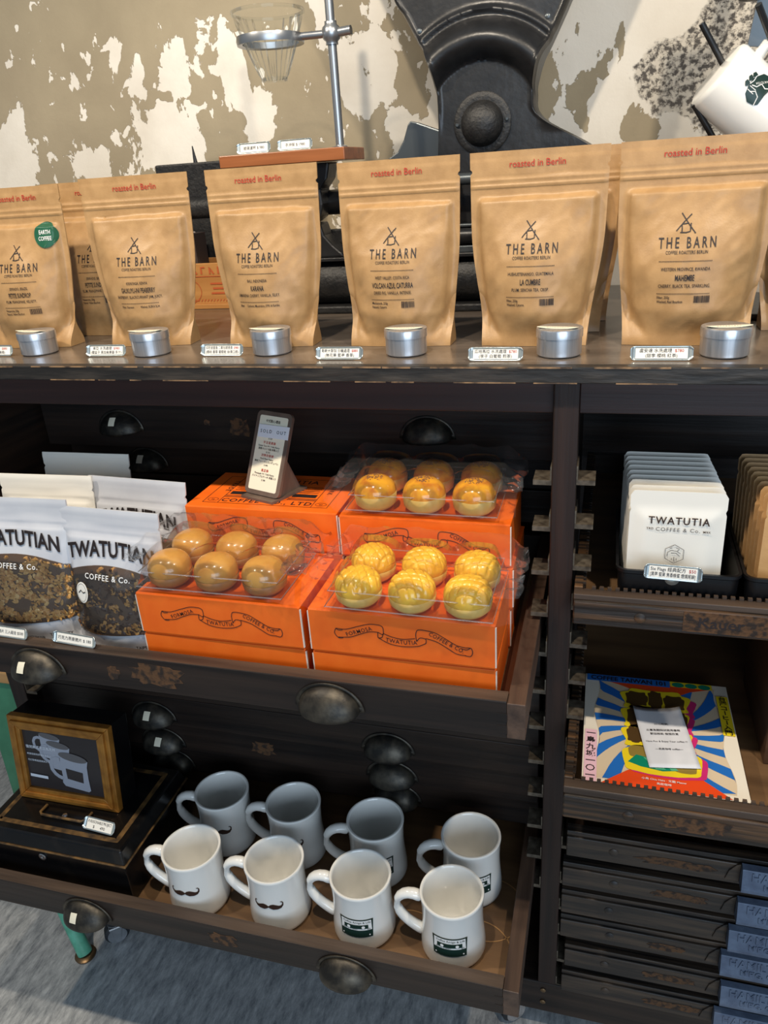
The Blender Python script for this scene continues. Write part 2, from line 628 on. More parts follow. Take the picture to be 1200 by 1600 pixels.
    L(bp.outputs[0], b.inputs['Normal'])
    MATS['wall'] = m


wall_material()


def floor_material():
    m = bpy.data.materials.new('streaky_concrete')
    m.use_nodes = True
    nt = m.node_tree
    L = nt.links.new
    N = nt.nodes.new
    b = nt.nodes['Principled BSDF']
    b.inputs['Roughness'].default_value = 0.5
    tc = N('ShaderNodeTexCoord')
    mp = N('ShaderNodeMapping')
    mp.inputs['Rotation'].default_value = (0, 0, R_(-14))
    mp.inputs['Scale'].default_value = (64, 18, 1)
    L(tc.outputs['Object'], mp.inputs[0])
    n = N('ShaderNodeTexNoise')
    n.inputs['Scale'].default_value = 1.0
    n.inputs['Detail'].default_value = 10
    n.inputs['Roughness'].default_value = 0.78
    L(mp.outputs[0], n.inputs['Vector'])
    cr = N('ShaderNodeValToRGB')
    e = cr.color_ramp.elements
    e[0].position = 0.36
    e[0].color = lin((120, 124, 128))
    e[1].position = 0.66
    e[1].color = lin((206, 208, 208))
    L(n.outputs['Fac'], cr.inputs[0])
    L(cr.outputs[0], b.inputs['Base Color'])
    bp = N('ShaderNodeBump')
    bp.inputs['Strength'].default_value = 0.2
    bp.inputs['Distance'].default_value = 0.003
    L(n.outputs['Fac'], bp.inputs['Height'])
    L(bp.outputs[0], b.inputs['Normal'])
    MATS['floor'] = m


floor_material()

FLOOR_Z = -0.012
# ------------------------------------------------------------------ room shell
struct(MB().box(-3.0, 2.6, 1.40, 1.52, FLOOR_Z, 2.9).build('wall_back', 'wall'))
struct(MB().box(-3.0, 2.6, -3.4, 1.40, FLOOR_Z - 0.06, FLOOR_Z).build('floor', 'floor'))

# ------------------------------------------------------------------ cabinet
XL, XR = -0.905, -0.063          # drawer opening
cab = thing('printers_cabinet', 'long black-brown wooden printer\'s cabinet with worn counter top on casters', 'cabinet', (0, 0, 0))
MB().box(-1.5, 0.95, 0.834, 1.398, 1.0825, 1.10).build('counter_top', 'counter_wood', cab)
MB().box(-1.5, 0.95, 0.8200, 0.834, 1.0822, 1.10).build('counter_edge', 'counter_edge', cab, bevel=0.0012)
random.seed(5)
m = MB()
x = -1.45
while x < 0.9:
    w = random.uniform(0.02, 0.09)
    m.box(x, x + w, 0.8194, 0.8203, 1.0988 - random.uniform(0, 0.0006), 1.1002)
    if random.random() < 0.5:
        m.box(x + w * 0.3, x + w * 1.1, 0.8194, 0.8204, 1.0820, 1.0832)
    x += w + random.uniform(0.0, 0.03)
m.build('worn_edge', 'edge_wear', cab)['kind'] = 'stuff'
MB().box(XL - 0.01, -0.0535, 0.846, 0.862, 1.042, 1.0825).build('apron', 'apron_wood', cab, bevel=0.001)
MB().box(-0.026, 0.62, 0.846, 0.862, 1.042, 1.0825).build('apron', 'apron_wood', cab, bevel=0.001)
MB().box(-0.0535, -0.026, 0.833, 0.872, 0.105, 1.0825).build('post', 'post_wood', cab, bevel=0.0015)
MB().box(-0.926, -0.897, 0.833, 0.872, 0.105, 1.0825).build('post', 'post_wood', cab, bevel=0.0015)
MB().box(0.60, 0.63, 0.833, 0.872, 0.105, 1.0825).build('post', 'post_wood', cab, bevel=0.0015)
MB().box(-0.046, -0.034, 0.872, 1.36, 0.105, 1.0825).build('divider_panel', 'dark_wood_y', cab)
MB().box(-0.926, -0.912, 0.872, 1.36, 0.105, 1.0825).build('side_panel', 'dark_wood_y', cab)
MB().box(0.612, 0.63, 0.872, 1.36, 0.105, 1.0825).build('side_panel', 'dark_wood_y', cab)
MB().box(-0.926, 0.63, 1.36, 1.375, 0.105, 1.0825).build('back_panel', 'dark_wood', cab)
MB().box(-0.926, 0.63, 0.833, 0.866, 0.036, 0.105).build('base_rail', 'dark_wood', cab, bevel=0.002)
MB().box(-0.926, 0.63, 0.866, 1.36, 0.085, 0.105).build('bottom_panel', 'dark_wood', cab)
for (sx, sz) in ((-0.045, 0.088), (-0.045, 0.060), (0.595, 0.088)):
    mm = MB()
    mm.M = Matrix.Translation((sx, 0.8325, sz)) @ Matrix.Rotation(R_(90), 4, 'X')
    mm.lathe([(0.0045, 0), (0.0045, 0.001), (0.003, 0.002)], 12)
    mm.build('screw', 'brass', cab, smooth=40)

runner_mesh = {}


def runner(x, z, side):
    """sheet metal drawer runner: plate plus upturned flange, side=-1 points left"""
    key = side
    if key not in runner_mesh:
        w = 0.021 * side
        mb = MB()
        a, b_ = sorted((0, w))
        mb.box(a, b_, 0.0, 0.032, -0.0016, 0)
        c, d = sorted((0, 0.0016 * side))
        mb.box(c, d, -0.001, 0.034, -0.003, 0.017)
        mb.box(a, b_, -0.0012, 0.0004, -0.0055, 0.0004)
        runner_mesh[key] = mb.build('runner', 'runner_metal', cab)
        o = runner_mesh[key]
    else:
        o = runner_mesh[key].copy()
        COL.objects.link(o)
    o.location = (x, 0.836, z)


PITCH = 0.0588
for k in range(-7, 5):
    runner(-0.0535, 0.73 + PITCH * k - 0.0006, -1)
    runner(-0.897, 0.73 + PITCH * k - 0.0006, 1)
CASES = (0.405, 0.336, 0.281, 0.227, 0.166, 0.107)
for k in range(9):
    z = 0.967 - 0.055 * k
    runner(-0.026, z - 0.0006, 1)
for z in CASES:
    runner(-0.026, z - 0.0006, 1)


def caster(x, y, rot):
    W = Matrix.Translation((x, y, 0)) @ Matrix.Rotation(R_(rot), 4, 'Z')
    RW = 0.0228
    m_ = MB()
    m_.M = W
    m_.tube([(0, 0, 0.0362), (0, 0, 0.034)], 0.014, 16)
    c = m_.build('caster', 'chrome', cab, smooth=40)
    mb = MB()
    mb.M = W
    for s in (-0.016, 0.013):
        mb.hexa([(s, -0.007, FLOOR_Z + RW - 0.005), (s + 0.003, -0.007, FLOOR_Z + RW - 0.005), (s + 0.003, 0.007, FLOOR_Z + RW - 0.005), (s, 0.007, FLOOR_Z + RW - 0.005)],
                [(s, -0.012, 0.034), (s + 0.003, -0.012, 0.034), (s + 0.003, 0.012, 0.034), (s, 0.012, 0.034)])
    mb.box(-0.016, 0.016, -0.012, 0.012, 0.0335, 0.0355)
    mb.build('fork', 'chrome', c, bevel=0.001)
    w = MB()
    w.M = W @ Matrix.Translation((-0.011, 0, FLOOR_Z + RW + 0.0002)) @ Matrix.Rotation(R_(90), 4, 'Y')
    w.lathe([(RW - 0.005, 0), (RW, 0.004), (RW, 0.018), (RW - 0.005, 0.022)], 28)
    w.build('wheel', 'rubber', c, smooth=40)
    h = MB()
    h.M = W @ Matrix.Translation((-0.0125, 0, FLOOR_Z + RW + 0.0002)) @ Matrix.Rotation(R_(90), 4, 'Y')
    h.lathe([(0.0175, 0), (0.0175, 0.002), (0.0145, 0.0025), (0.0145, 0.0225), (0.0175, 0.023), (0.0175, 0.025)], 28)
    h.build('hub', 'chrome', c, smooth=40)


caster(-0.842, 0.822, -50)
caster(-0.095, 0.846, -50)
caster(0.58, 0.868, 10)

# ------------------------------------------------------------------ drawers


def cup_pull(parent, x, y, zc, sticker=False, dark=False):
    """half-dome bin pull, x/zc its middle, y the drawer face"""
    A, B, P = 0.036, 0.030, 0.024
    z0 = zc - 0.015
    mb = MB()
    mb.grid(28, 12, lambda u, v: (x + A * math.cos(math.pi * u), y - 0.0012 - P * math.sin(math.pi * u) ** 0.8 * math.sin(v * math.pi / 2),
                                  z0 + B * math.sin(math.pi * u) * math.cos(v * math.pi / 2) - 0.004 * math.sin(math.pi * u) * math.sin(v * math.pi / 2)))
    # flange hugging the drawer front
    mb.grid(28, 1, lambda u, v: (x + (A + 0.006 * v) * math.cos(math.pi * u), y - 0.0014,
                                 z0 - 0.001 + (B + 0.005 * v) * math.sin(math.pi * u)))
    p = mb.build('cup_pull', 'pull_metal', parent, smooth=50, solid=0.0014)
    for s in (-1, 1):
        sc = MB()
        sc.M = Matrix.Translation((x + s * (A + 0.001), y - 0.001, z0 + 0.004)) @ Matrix.Rotation(R_(90), 4, 'X')
        sc.lathe([(0.0024, 0), (0.0024, 0.0012), (0.0012, 0.0018)], 10)
        sc.build('screw', 'pull_metal', p, smooth=40)
    if sticker:
        # small square of paper stuck on the dome
        ang, ph = sticker
        def on(a, b_):
            u = ang + a / (A * math.pi)
            v = ph + b_ / 0.035
            return (x + A * math.cos(math.pi * u) * 1.02, y - 0.0026 - P * math.sin(math.pi * u) ** 0.8 * math.sin(v * math.pi / 2) * 1.03,
                    z0 + 0.001 + B * math.sin(math.pi * u) * math.cos(v * math.pi / 2) - 0.004 * math.sin(math.pi * u) * math.sin(v * math.pi / 2))
        s = MB()
        s.grid(4, 4, lambda u, v: on((u - 0.5) * 0.011 + 0.0008 * (v - 0.5), (v - 0.5) * 0.011))
        s.build('sticker', 'cream_paper', p, solid=0.0003)
    return p


def torn(parent, x, y, z, w, h, seed):
    random.seed(seed)
    pts = []
    for k in range(22):
        a = 2 * math.pi * k / 22
        r = random.uniform(0.65, 1.0)
        pts.append((w / 2 * r * math.copysign(abs(math.cos(a)) ** 0.6, math.cos(a)), h / 2 * r * math.copysign(abs(math.sin(a)) ** 0.6, math.sin(a))))
    mb = MB()
    mb.prism(pts, lambda a, b_: (x + a, y - 0.0004, z + b_), lambda a, b_: (x + a, y + 0.0005, z + b_))
    mb.build('label_remnant', 'torn_paper', parent)


def drawer(label, yf, z0, h=0.048, depth=0.42, open_=False, floor='tray_floor', pulls=(-0.682, -0.285), stick=(None, None), group=None, x0=XL, x1=XR, pz=0.027):
    d = thing('flat_drawer', label, 'drawer', (0, 0, 0), group=group)
    z1 = z0 + h
    MB().box(x0, x1 if not open_ else x1 - 0.020, yf, yf + 0.018, z0, z1).build('front', 'dark_wood', d, bevel=0.001)
    if open_:
        # side boards run through to the face, the front board sits between them
        MB().box(x0, x1 - 0.020, yf + 0.0004, yf + 0.0178, z1 - 0.0002, z1 + 0.0008).build('front_top', 'rail_wood', d)
        MB().box(x1 - 0.020, x1, yf, yf + depth, z0, z1 - 0.0015).build('side', 'rail_wood_y', d, bevel=0.001)
        MB().box(x0, x0 + 0.018, yf + 0.018, yf + depth, z0, z1 - 0.0015).build('side', 'rail_wood_y', d, bevel=0.001)
        MB().box(x0 + 0.018, x1 - 0.020, yf + 0.018, yf + depth, z0 + 0.002, z0 + 0.008).build('bottom', floor, d)
        MB().box(x0 + 0.018, x1 - 0.020, yf + depth - 0.012, yf + depth, z0 + 0.008, z1).build('back', 'dark_wood', d)
        # dovetail pins at the face
        for q in (0.006, 0.022):
            MB().box(x1 - 0.030, x1 - 0.0195, yf - 0.0003, yf + 0.006, z0 + q, z0 + q + 0.011).build('dovetail', 'dark_wood', d)
    else:
        MB().box(x0 + 0.004, x1 - 0.004, yf + 0.018, yf + depth * 0.5, z0 + 0.001, z0 + h - 0.008).build('body', 'dark_wood_y', d)
    for px, st in zip(pulls, stick):
        cup_pull(d, px, yf, z0 + pz, st)
    return d


mid = drawer('open flat drawer holding granola pouches and orange pastry boxes', 0.665, 0.730, open_=True, stick=((0.57, 0.55), None), depth=0.42)
torn(mid, -0.508, 0.665, 0.756, 0.085, 0.036, 1)
torn(mid, -0.57, 0.665, 0.752, 0.02, 0.022, 2)
MB().box(XR - 0.030, XR - 0.0205, 0.6835, 1.05, 0.7385, 0.7475).build('inner_strip', 'pale_wood', mid)
low = drawer('open flat drawer holding the white mugs and black cash box', 0.631, 0.3184, open_=True, stick=((0.56, 0.55), None), depth=0.42, pulls=(-0.690, -0.290))
torn(low, -0.468, 0.631, 0.343, 0.05, 0.026, 3)
G = 'closed flat drawers with cup pulls'
for nm, yf, z0, h, st, pz, pl in (
        ('closed drawer front right under the counter apron, sticker on its cup pull', 1.04, 0.912, 0.074, ((0.52, 0.5), None), 0.045, (-0.757, -0.245)),
        ('closed drawer front second below the counter apron with stickered pull', 1.09, 0.848, 0.058, ((0.50, 0.5), None), 0.027, (-0.757, -0.252)),
        ('closed drawer front just above the open pastry drawer', 1.095, 0.789, 0.054, ((0.45, 0.4), None), 0.027, (-0.757, -0.252)),
        ('closed drawer front next beneath the open pastry drawer', 0.862, 0.671, 0.054, (None, None), 0.027, (-0.69, -0.288)),
        ('closed drawer front second beneath the open pastry drawer', 0.862, 0.612, 0.054, (None, None), 0.027, (-0.69, -0.288)),
        ('closed drawer front third beneath the open pastry drawer', 0.862, 0.553, 0.054, (), 0.027, ()),
        ('closed drawer behind the framed mug picture, third above the mugs, pale sticker on pull', 0.866, 0.495, 0.054, ((0.5, 0.5), None), 0.025, (-0.683, -0.285)),
        ('closed drawer front second above the mugs, pale sticker on pull', 0.876, 0.436, 0.054, ((0.48, 0.5), None), 0.023, (-0.683, -0.285)),
        ('closed drawer front directly behind and above the rear mugs', 0.890, 0.377, 0.054, (None, None), 0.025, (-0.683, -0.285))):
    dd = drawer(nm, yf, z0, h, depth=0.3, pulls=pl, stick=st, group=G, pz=pz)
    if z0 == 0.436:
        torn(dd, -0.50, yf, 0.465, 0.05, 0.03, 7)
    if z0 == 0.912:
        torn(dd, -0.60, yf, 0.957, 0.012, 0.011, 8)
        torn(dd, -0.545, yf, 0.95, 0.04, 0.035, 9)

# ------------------------------------------------------------------ type cases on the right
CX0, CX1 = -0.0225, 0.585


def button(parent, x, y, z, m='case_wood'):
    mb = MB()
    mb.M = Matrix.Translation((x, y + 0.0005, z)) @ Matrix.Rotation(R_(90), 4, 'X')
    mb.lathe([(0.0065, 0), (0.0065, 0.001), (0.0045, 0.0022), (0.0, 0.0026)], 18, cap1=False)
    mb.build('button', m, parent, smooth=50)


def open_case(label, yf, z0, zf, zl, torn_x):
    """shallow type case pulled out: proud face zf high, toothed lip up to zl"""
    c = thing('type_case', label, 'type case')
    MB().box(CX0, CX1, yf, yf + 0.016, z0, zf).build('front', 'worn_wood', c, bevel=0.002)
    MB().box(CX0, CX1, yf + 0.004, yf + 0.018, zf, zl - 0.003).build('front_lip', 'rail_wood', c, bevel=0.001)
    t = MB()
    x_ = CX0 + 0.02
    while x_ < CX1 - 0.01:
        t.box(x_, x_ + 0.0045, yf + 0.0175, yf + 0.0215, zl - 0.012, zl)
        x_ += 0.0088
    t.box(CX0 + 0.012, CX1 - 0.012, yf + 0.0175, yf + 0.0205, z0 + 0.006, zl - 0.004)
    t.build('toothed_strip', 'rail_wood', c)
    MB().box(CX0, CX0 + 0.010, yf + 0.018, 1.28, z0 + 0.0005, zl - 0.001).build('side', 'worn_wood', c, bevel=0.001)
    MB().box(CX1 - 0.010, CX1, yf + 0.018, 1.28, z0 + 0.0005, zl - 0.001).build('side', 'worn_wood', c, bevel=0.001)
    t = MB()
    y_ = yf + 0.03
    while y_ < 1.27:
        t.box(CX0 + 0.0095, CX0 + 0.013, y_, y_ + 0.0045, zl - 0.014, zl - 0.001)
        y_ += 0.0088
    t.box(CX0 + 0.0095, CX0 + 0.012, yf + 0.02, 1.28, z0 + 0.006, zl - 0.006)
    t.build('toothed_strip', 'worn_wood', c)
    MB().box(CX0 + 0.010, CX1 - 0.010, yf + 0.016, 1.28, z0 + 0.001, z0 + 0.006).build('bottom', 'tray_floor', c)
    MB().box(CX0, CX1, 1.268, 1.28, z0 + 0.006, zl - 0.002).build('back', 'dark_wood', c)
    button(c, 0.052, yf, (z0 + zf) / 2, 'worn_wood')
    return c


ca = open_case('pulled-out type case carrying two black bins of drip bag packets', 0.793, 0.8022, 0.8332, 0.8435, 0.15)
mb = MB()
mb.box(0.098, 0.190, 0.7924, 0.794, 0.806, 0.8315)
mb.build('label_remnant', 'torn_paper', ca)
mb = MB()
mb.text('Kauer', 0.018, flat((0, 0.7921, 0), (1, 0, 0), (0, 0, 1)), 0.138, 0.813, sx=1.1, bold=0.01)
mb.build('label_lettering', 'black_ink', ca)
cb = open_case('pulled-out type case under the packets, holding the colourful book', 0.712, 0.5822, 0.6165, 0.6295, 0.12)
torn(cb, 0.125, 0.712, 0.600, 0.09, 0.024, 11)
for k, z in enumerate(CASES):
    yf = (0.818, 0.826, 0.826, 0.828, 0.826, 0.826)[k]
    c = thing('type_case', ('closed type case directly below the book case, first of the shut ones', 'closed type case second below the open book case',
                            'closed type case third below the open book case', 'closed type case fourth below the open book case',
                            'closed type case second above the base rail', 'closed type case lowest, just above the base rail')[k], 'type case', group='closed type cases with lettered pulls')
    x0 = CX0 + (0.004, 0.0, 0.0, 0.0, 0.008, 0.005)[k]
    MB().box(x0, CX1, yf, yf + 0.016, z, z + 0.036).build('front', 'case_wood', c, bevel=0.0015)
    MB().box(x0, CX1, yf + 0.003, yf + 0.018, z + 0.036, z + 0.044).build('front_lip', 'case_wood', c, bevel=0.001)
    MB().box(x0, CX1, yf + 0.016, 1.2, z + 0.001, z + 0.034).build('body', 'dark_wood_y', c)
    button(c, 0.045 + 0.004 * (k % 2), yf, z + 0.020)
    if k in (0, 1, 3, 4, 5):
        torn(c, 0.125 + 0.01 * (k % 3), yf, z + 0.018, (0.11, 0.09, 0, 0.06, 0.08, 0.10)[k], 0.016, 20 + k)
    # lettered cap pull: sloping shield with curved left ear
    px = 0.205 + (0.0, 0.003, -0.002, -0.006, 0.0, -0.003)[k]
    zt = z + 0.040
    p = MB()
    n = 10
    prof = [(yf - 0.0005, zt), (yf - 0.010, zt - 0.002), (yf - 0.0175, zt - 0.030), (yf - 0.0175, zt - 0.035), (yf - 0.0145, zt - 0.035), (yf - 0.008, zt - 0.005), (yf - 0.0005, zt - 0.004)]
    for xa, xb in ((px, px + 0.105),):
        p.prism(prof, lambda a, b_, X=xa: (X, a, b_), lambda a, b_, X=xb: (X, a, b_))
    for xa in (px, px + 0.1025):
        p.prism([(yf, zt), (yf - 0.010, zt - 0.002), (yf - 0.0175, zt - 0.035), (yf, zt - 0.035)], lambda a, b_, X=xa: (X, a, b_), lambda a, b_, X=xa + 0.0025: (X, a, b_))
    cap = p.build('cap_pull', 'lead_cap', c, bevel=0.0007)
    e = MB()
    e.prism([(-0.018, -0.014), (-0.014, 0.002), (-0.006, 0.013), (0.0, 0.016), (0.0, -0.016), (-0.012, -0.016)],
            lambda a, b_: (px + a, yf - 0.002, zt - 0.018 + b_), lambda a, b_: (px + a, yf + 0.001, zt - 0.018 + b_))
    e.build('ear', 'case_wood', cap, bevel=0.0008)
    # raised lettering on the sloping face
    sl = Vector((0, -0.0075, -0.028)).normalized()
    fn0 = flat((px + 0.0525, yf - 0.010, zt - 0.002), (1, 0, 0), -sl, (0, -0.96, 0.26), 0.0006)
    t = MB()
    t.text('HAMILTON', 0.0165, fn0, 0, -0.0145, sx=0.95, bold=0.012, space=1.05)
    t.text("M'F'G. CO.", 0.0115, fn0, 0, -0.0255, sx=0.95, bold=0.012, space=1.05)
    to = t.build('raised_lettering', 'lead_cap', cap, solid=0.0012)

# ------------------------------------------------------------------ coffee bags


class BagShape:
    """stand-up pouch: front y(x,z) in local metres, base centre at origin, faces -y"""

    def __init__(s, Wt, Wb, H, D, seed, lean=0.012, zip0=0.83, full=0.78, wr=1.0, inset=0.90, fold=True):
        s.Wt, s.Wb, s.H, s.D, s.seed, s.lean, s.zip0, s.full, s.wr, s.inset, s.fold = Wt, Wb, H, D, seed, lean, zip0, full, wr, inset, fold

    def hw(s, v):
        k = sm(0.0, 0.62, v)
        return (s.Wb + (s.Wt - s.Wb) * (0.25 * v + 0.75 * k)) / 2

    def depth(s, v):
        if v > s.full:
            return 0.0
        return s.D * (0.86 + 0.14 * sm(0.0, 0.2, v)) * 0.78 * (1 - sm(0.34, s.full, v) ** 1.15)

    def front(s, x, z):
        v = min(1.0, max(0.0, z / s.H))
        u = x / s.hw(v)
        au = min(1.0, abs(u))
        t = max(0.0, (s.inset - au) / s.inset)
        prof = 1 - (1 - t) ** 2.3
        d = s.depth(v)
        low = 1 - sm(0.0, 0.17, v)
        prof = prof * (1 - low) + (0.80 + 0.20 * prof) * low
        step = 0.22 * s.D * (1 - sm(s.full - 0.03, s.full, v)) * sm(0.0, 0.10, t) * sm(0.05, 0.2, v)
        y = -d * prof - step - 0.0012
        # creases: sharp diagonal folds plus crumple
        if v < s.full and s.wr:
            m_ = prof * (1 - low) * s.wr
            n1 = noise.noise(Vector((x * 26 + s.seed * 7.3, z * 17 + x * 9, s.seed * 3.1)))
            n2 = noise.noise(Vector((x * 60 - z * 34 + s.seed, z * 46, 4.4 * s.seed)))
            y += m_ * (0.0048 * n1 - 0.0020 * (1 - abs(n2) * 2.2)) * (0.30 + 0.70 * sm(0.3, 0.95, au))
            # side dents where the pouch buckles
            y += 0.0038 * m_ * sm(0.45, 0.8, au) * math.sin(z * 95 + s.seed * 2 + 3 * u) * sm(0.12, 0.3, v)
            if s.fold:   # triangular dart in the lower corners
                dline = (1 - au) * 0.9 - (0.26 - v) * 1.4
                y += 0.0035 * math.exp(-(dline / 0.07) ** 2) * sm(0.02, 0.1, v) * (1 - sm(0.25, 0.33, v))
        # zip band
        for zc, a in ((s.zip0, 0.0022), (s.zip0 + 0.028, 0.0017)):
            y -= a * math.exp(-((v - zc) / 0.0075) ** 2) * (1 if au < 0.97 else 0)
        if v > s.zip0 + 0.05:
            y += 0.0012 * noise.noise(Vector((x * 20 + s.seed, z * 25, s.seed)))
        if v > 0.955:
            y += 0.00045 * math.sin(z / s.H * 700)
        return y + s.lean * v

    def back(s, x, z):
        v = min(1.0, max(0.0, z / s.H))
        au = min(1.0, abs(x / s.hw(v)))
        t = max(0.0, (s.inset - au) / s.inset)
        prof = 1 - (1 - t) ** 2.0
        low = 1 - sm(0.0, 0.17, v)
        prof = prof * (1 - low) + (0.8 + 0.2 * prof) * low
        return s.depth(v) * prof + s.lean * v + 0.0006

    def mesh(s, nu=52, nv=110):
        mb = MB()
        H = s.H

        def P(u, v, fn):
            # little tear notches at the sides
            hw = s.hw(v)
            if 0.895 < v < 0.912:
                hw -= 0.0022
            x = (2 * u - 1) * hw
            return (x, fn((2 * u - 1) * s.hw(v), v * H), v * H)
        mb.grid(nu, nv, lambda u, v: P(u, v, s.front))
        mb.grid(nu, nv, lambda u, v: P(u, v, s.back), flip=True)
        for u in (0, 1):
            mb.grid(1, nv, lambda a, v, u=u: tuple(Vector(P(u, v, s.front)).lerp(Vector(P(u, v, s.back)), a)), flip=(u == 0))
        for v in (0, 1):
            mb.grid(nu, 1, lambda u, a, v=v: tuple(Vector(P(u, v, s.front)).lerp(Vector(P(u, v, s.back)), a)), flip=(v == 1))
        return mb

    def on(s, e=0.0007):
        return lambda x, z: (x, s.front(x, z) - e, z)


def dots(mb, x0, x1, z, fn, step=0.0016, r=0.00045):
    x_ = x0
    while x_ < x1:
        mb.add([fn(x_ - r, z - r), fn(x_ + r, z - r), fn(x_ + r, z + r), fn(x_ - r, z + r)], [(0, 1, 2, 3)])
        x_ += step


def barcode(mb, x, z, w, h, fn, seed):
    rr = random.Random(seed)
    a = x
    while a < x + w:
        b_ = rr.choice((0.0003, 0.0005, 0.0008))
        mb.add([fn(a, z), fn(a + b_, z), fn(a + b_, z + h), fn(a, z + h)], [(0, 1, 2, 3)])
        a += b_ + rr.choice((0.0003, 0.0005))


def coffee_bag(label, loc, rz, shape, lines, sticker=False, code=True, dx=0.0):
    b = thing('coffee_bag', label, 'coffee bag', loc, (0, 0, rz), 'kraft coffee bags on the counter')
    shape.mesh().build('pouch', 'kraft', b, smooth=70)
    fn = shape.on()
    H = shape.H
    red = MB()
    red.text('roasted in Berlin', 0.0104, shape.on(0.0009), dx + 0.002, H * 0.918, sx=0.90, bold=0.004)
    red.build('red_lettering', 'red_ink', b)
    k = MB()
    # two crossed strokes over a small hut
    cx, cz, q = dx - 0.002, H * 0.572, 0.000126
    def lg(pts, w=0.0011):
        k.stroke([(cx + a * q, cz + c * q) for a, c in pts], w, fn, sub=0.003)
    lg([(-78, 0), (-20, 68), (40, 130)])
    lg([(-40, 140), (0, 82), (30, 40), (78, -22)])
    lg([(-46, -12), (0, -14), (34, -6), (38, 60)])
    lg([(-32, -10), (-34, 52), (20, 60)])
    k.text('THE BARN', 0.0156, fn, dx, H * 0.492, sx=0.58, bold=0.010, space=1.5)
    k.text('COFFEE ROASTERS BERLIN', 0.0050, fn, dx, H * 0.464, sx=0.66, bold=0.006, space=1.1)
    dots(k, dx - 0.027, dx + 0.027, H * 0.430, fn)
    k.text(lines[0], 0.0050, fn, dx, H * 0.384, sx=0.66, bold=0.008, space=1.05)
    k.text(lines[1], 0.0088, fn, dx, H * 0.336, sx=0.50, bold=0.014)
    k.text(lines[2], 0.0052, fn, dx, H * 0.302, sx=0.64, bold=0.008, space=1.05)
    dots(k, dx - 0.027, dx + 0.027, H * 0.272, fn)
    if code:
        k.text(lines[3], 0.0040, fn, dx - 0.027, H * 0.247, align='L', sx=0.72, bold=0.012)
        k.text(lines[4], 0.0040, fn, dx - 0.027, H * 0.226, align='L', sx=0.72, bold=0.012)
        barcode(k, dx + 0.011, H * 0.227, 0.0155, 0.0075, fn, len(lines[1]))
    else:
        k.text(lines[3], 0.0040, fn, dx - 0.027, H * 0.245, align='L', sx=0.72, bold=0.012)
        k.text(lines[4], 0.0040, fn, dx + 0.027, H * 0.245, align='R', sx=0.72, bold=0.012)
    k.build('black_lettering', 'black_ink', b)
    if sticker:
        st = MB()
        sx_, sz_ = sticker
        ring = [(sx_ + 0.0165 * math.cos(t * math.pi / 18), sz_ + 0.0165 * math.sin(t * math.pi / 18)) for t in range(36)]
        f2 = shape.on(0.0014)
        st.poly(ring, f2, sub=0.003)
        so = st.build('round_sticker', 'green_sticker', b)
        w = MB()
        w.text('EARTH', 0.0075, shape.on(0.0020), sx_, sz_ + 0.001, sx=0.75, bold=0.012)
        w.text('COFFEE', 0.0075, shape.on(0.0020), sx_, sz_ - 0.007, sx=0.75, bold=0.012)
        w.build('sticker_lettering', 'white_ink', so)
    return b


C = 1.1003
coffee_bag('kraft coffee bag from Brazil, first on the counter, with a round green sticker', (-0.800, 0.950, C), R_(2), BagShape(0.157, 0.128, 0.212, 0.031, 1),
           ('SERRADO, BRAZIL', 'PETITE SUNDROP', 'PLUM, FRANGIPANE, VELVETY.', 'Natsparoma, 250g', 'Natural, Yellow Bourbon'), sticker=(0.052, 0.150), dx=0.008)
coffee_bag('kraft coffee bag half hidden between the Brazil and Kenya bags, green sticker edge showing', (-0.735, 1.035, C), R_(1), BagShape(0.157, 0.128, 0.214, 0.030, 2),
           ('SERRADO, BRAZIL', 'PETITE SUNDROP', 'PLUM, FRANGIPANE, VELVETY.', 'Natsparoma, 250g', 'Natural, Yellow Bourbon'), sticker=(0.052, 0.150), dx=0.008)
coffee_bag('kraft coffee bag printed KENYA, between the Brazil and Indonesia bags', (-0.610, 0.957, C), R_(4), BagShape(0.156, 0.118, 0.216, 0.030, 3),
           ('KIRINYAGA, KENYA', 'GAUKUYU-INI PEABERRY', 'RASPBERRY, BLACKCURRANT JAM, JUICY.', 'Filter / Espresso', 'Washed, SL28 & SL34'), code=False)
coffee_bag('kraft coffee bag printed INDONESIA, in front of the walnut stand base', (-0.424, 0.947, C), R_(1), BagShape(0.150, 0.116, 0.2155, 0.031, 4),
           ('BALI, INDONESIA', 'KARANA', 'AMARENA CHERRY, VANILLA, SILKY.', 'Filter', 'Carbonic Maceration, S795 & Kartika'), code=False, dx=-0.005)
coffee_bag('kraft coffee bag printed COSTA RICA, in front of the iron press guard plate', (-0.249, 0.947, C), R_(-1), BagShape(0.150, 0.128, 0.2125, 0.032, 5),
           ('WEST VALLEY, COSTA RICA', 'VOLCAN AZUL CATURRA', 'DRIED FIG, VANILLA, INTENSE.', 'Macharanda, 250g', 'Natural, Caturra'), dx=-0.003)
coffee_bag('front kraft coffee bag printed GUATEMALA, two more bags behind it', (-0.085, 0.945, C), R_(-1), BagShape(0.155, 0.122, 0.2125, 0.033, 6),
           ('HUEHUETENANGO, GUATEMALA', 'LA CUMBRE', 'PLUM, SENCHA TEA, CRISP.', 'Filter, 250g', 'Washed, Caturra'), dx=-0.003)
coffee_bag('kraft coffee bag directly behind the Guatemala bag, only its right edge showing', (-0.073, 1.022, C), R_(0), BagShape(0.155, 0.124, 0.2115, 0.030, 7),
           ('HUEHUETENANGO, GUATEMALA', 'LA CUMBRE', 'PLUM, SENCHA TEA, CRISP.', 'Filter, 250g', 'Washed, Caturra'))
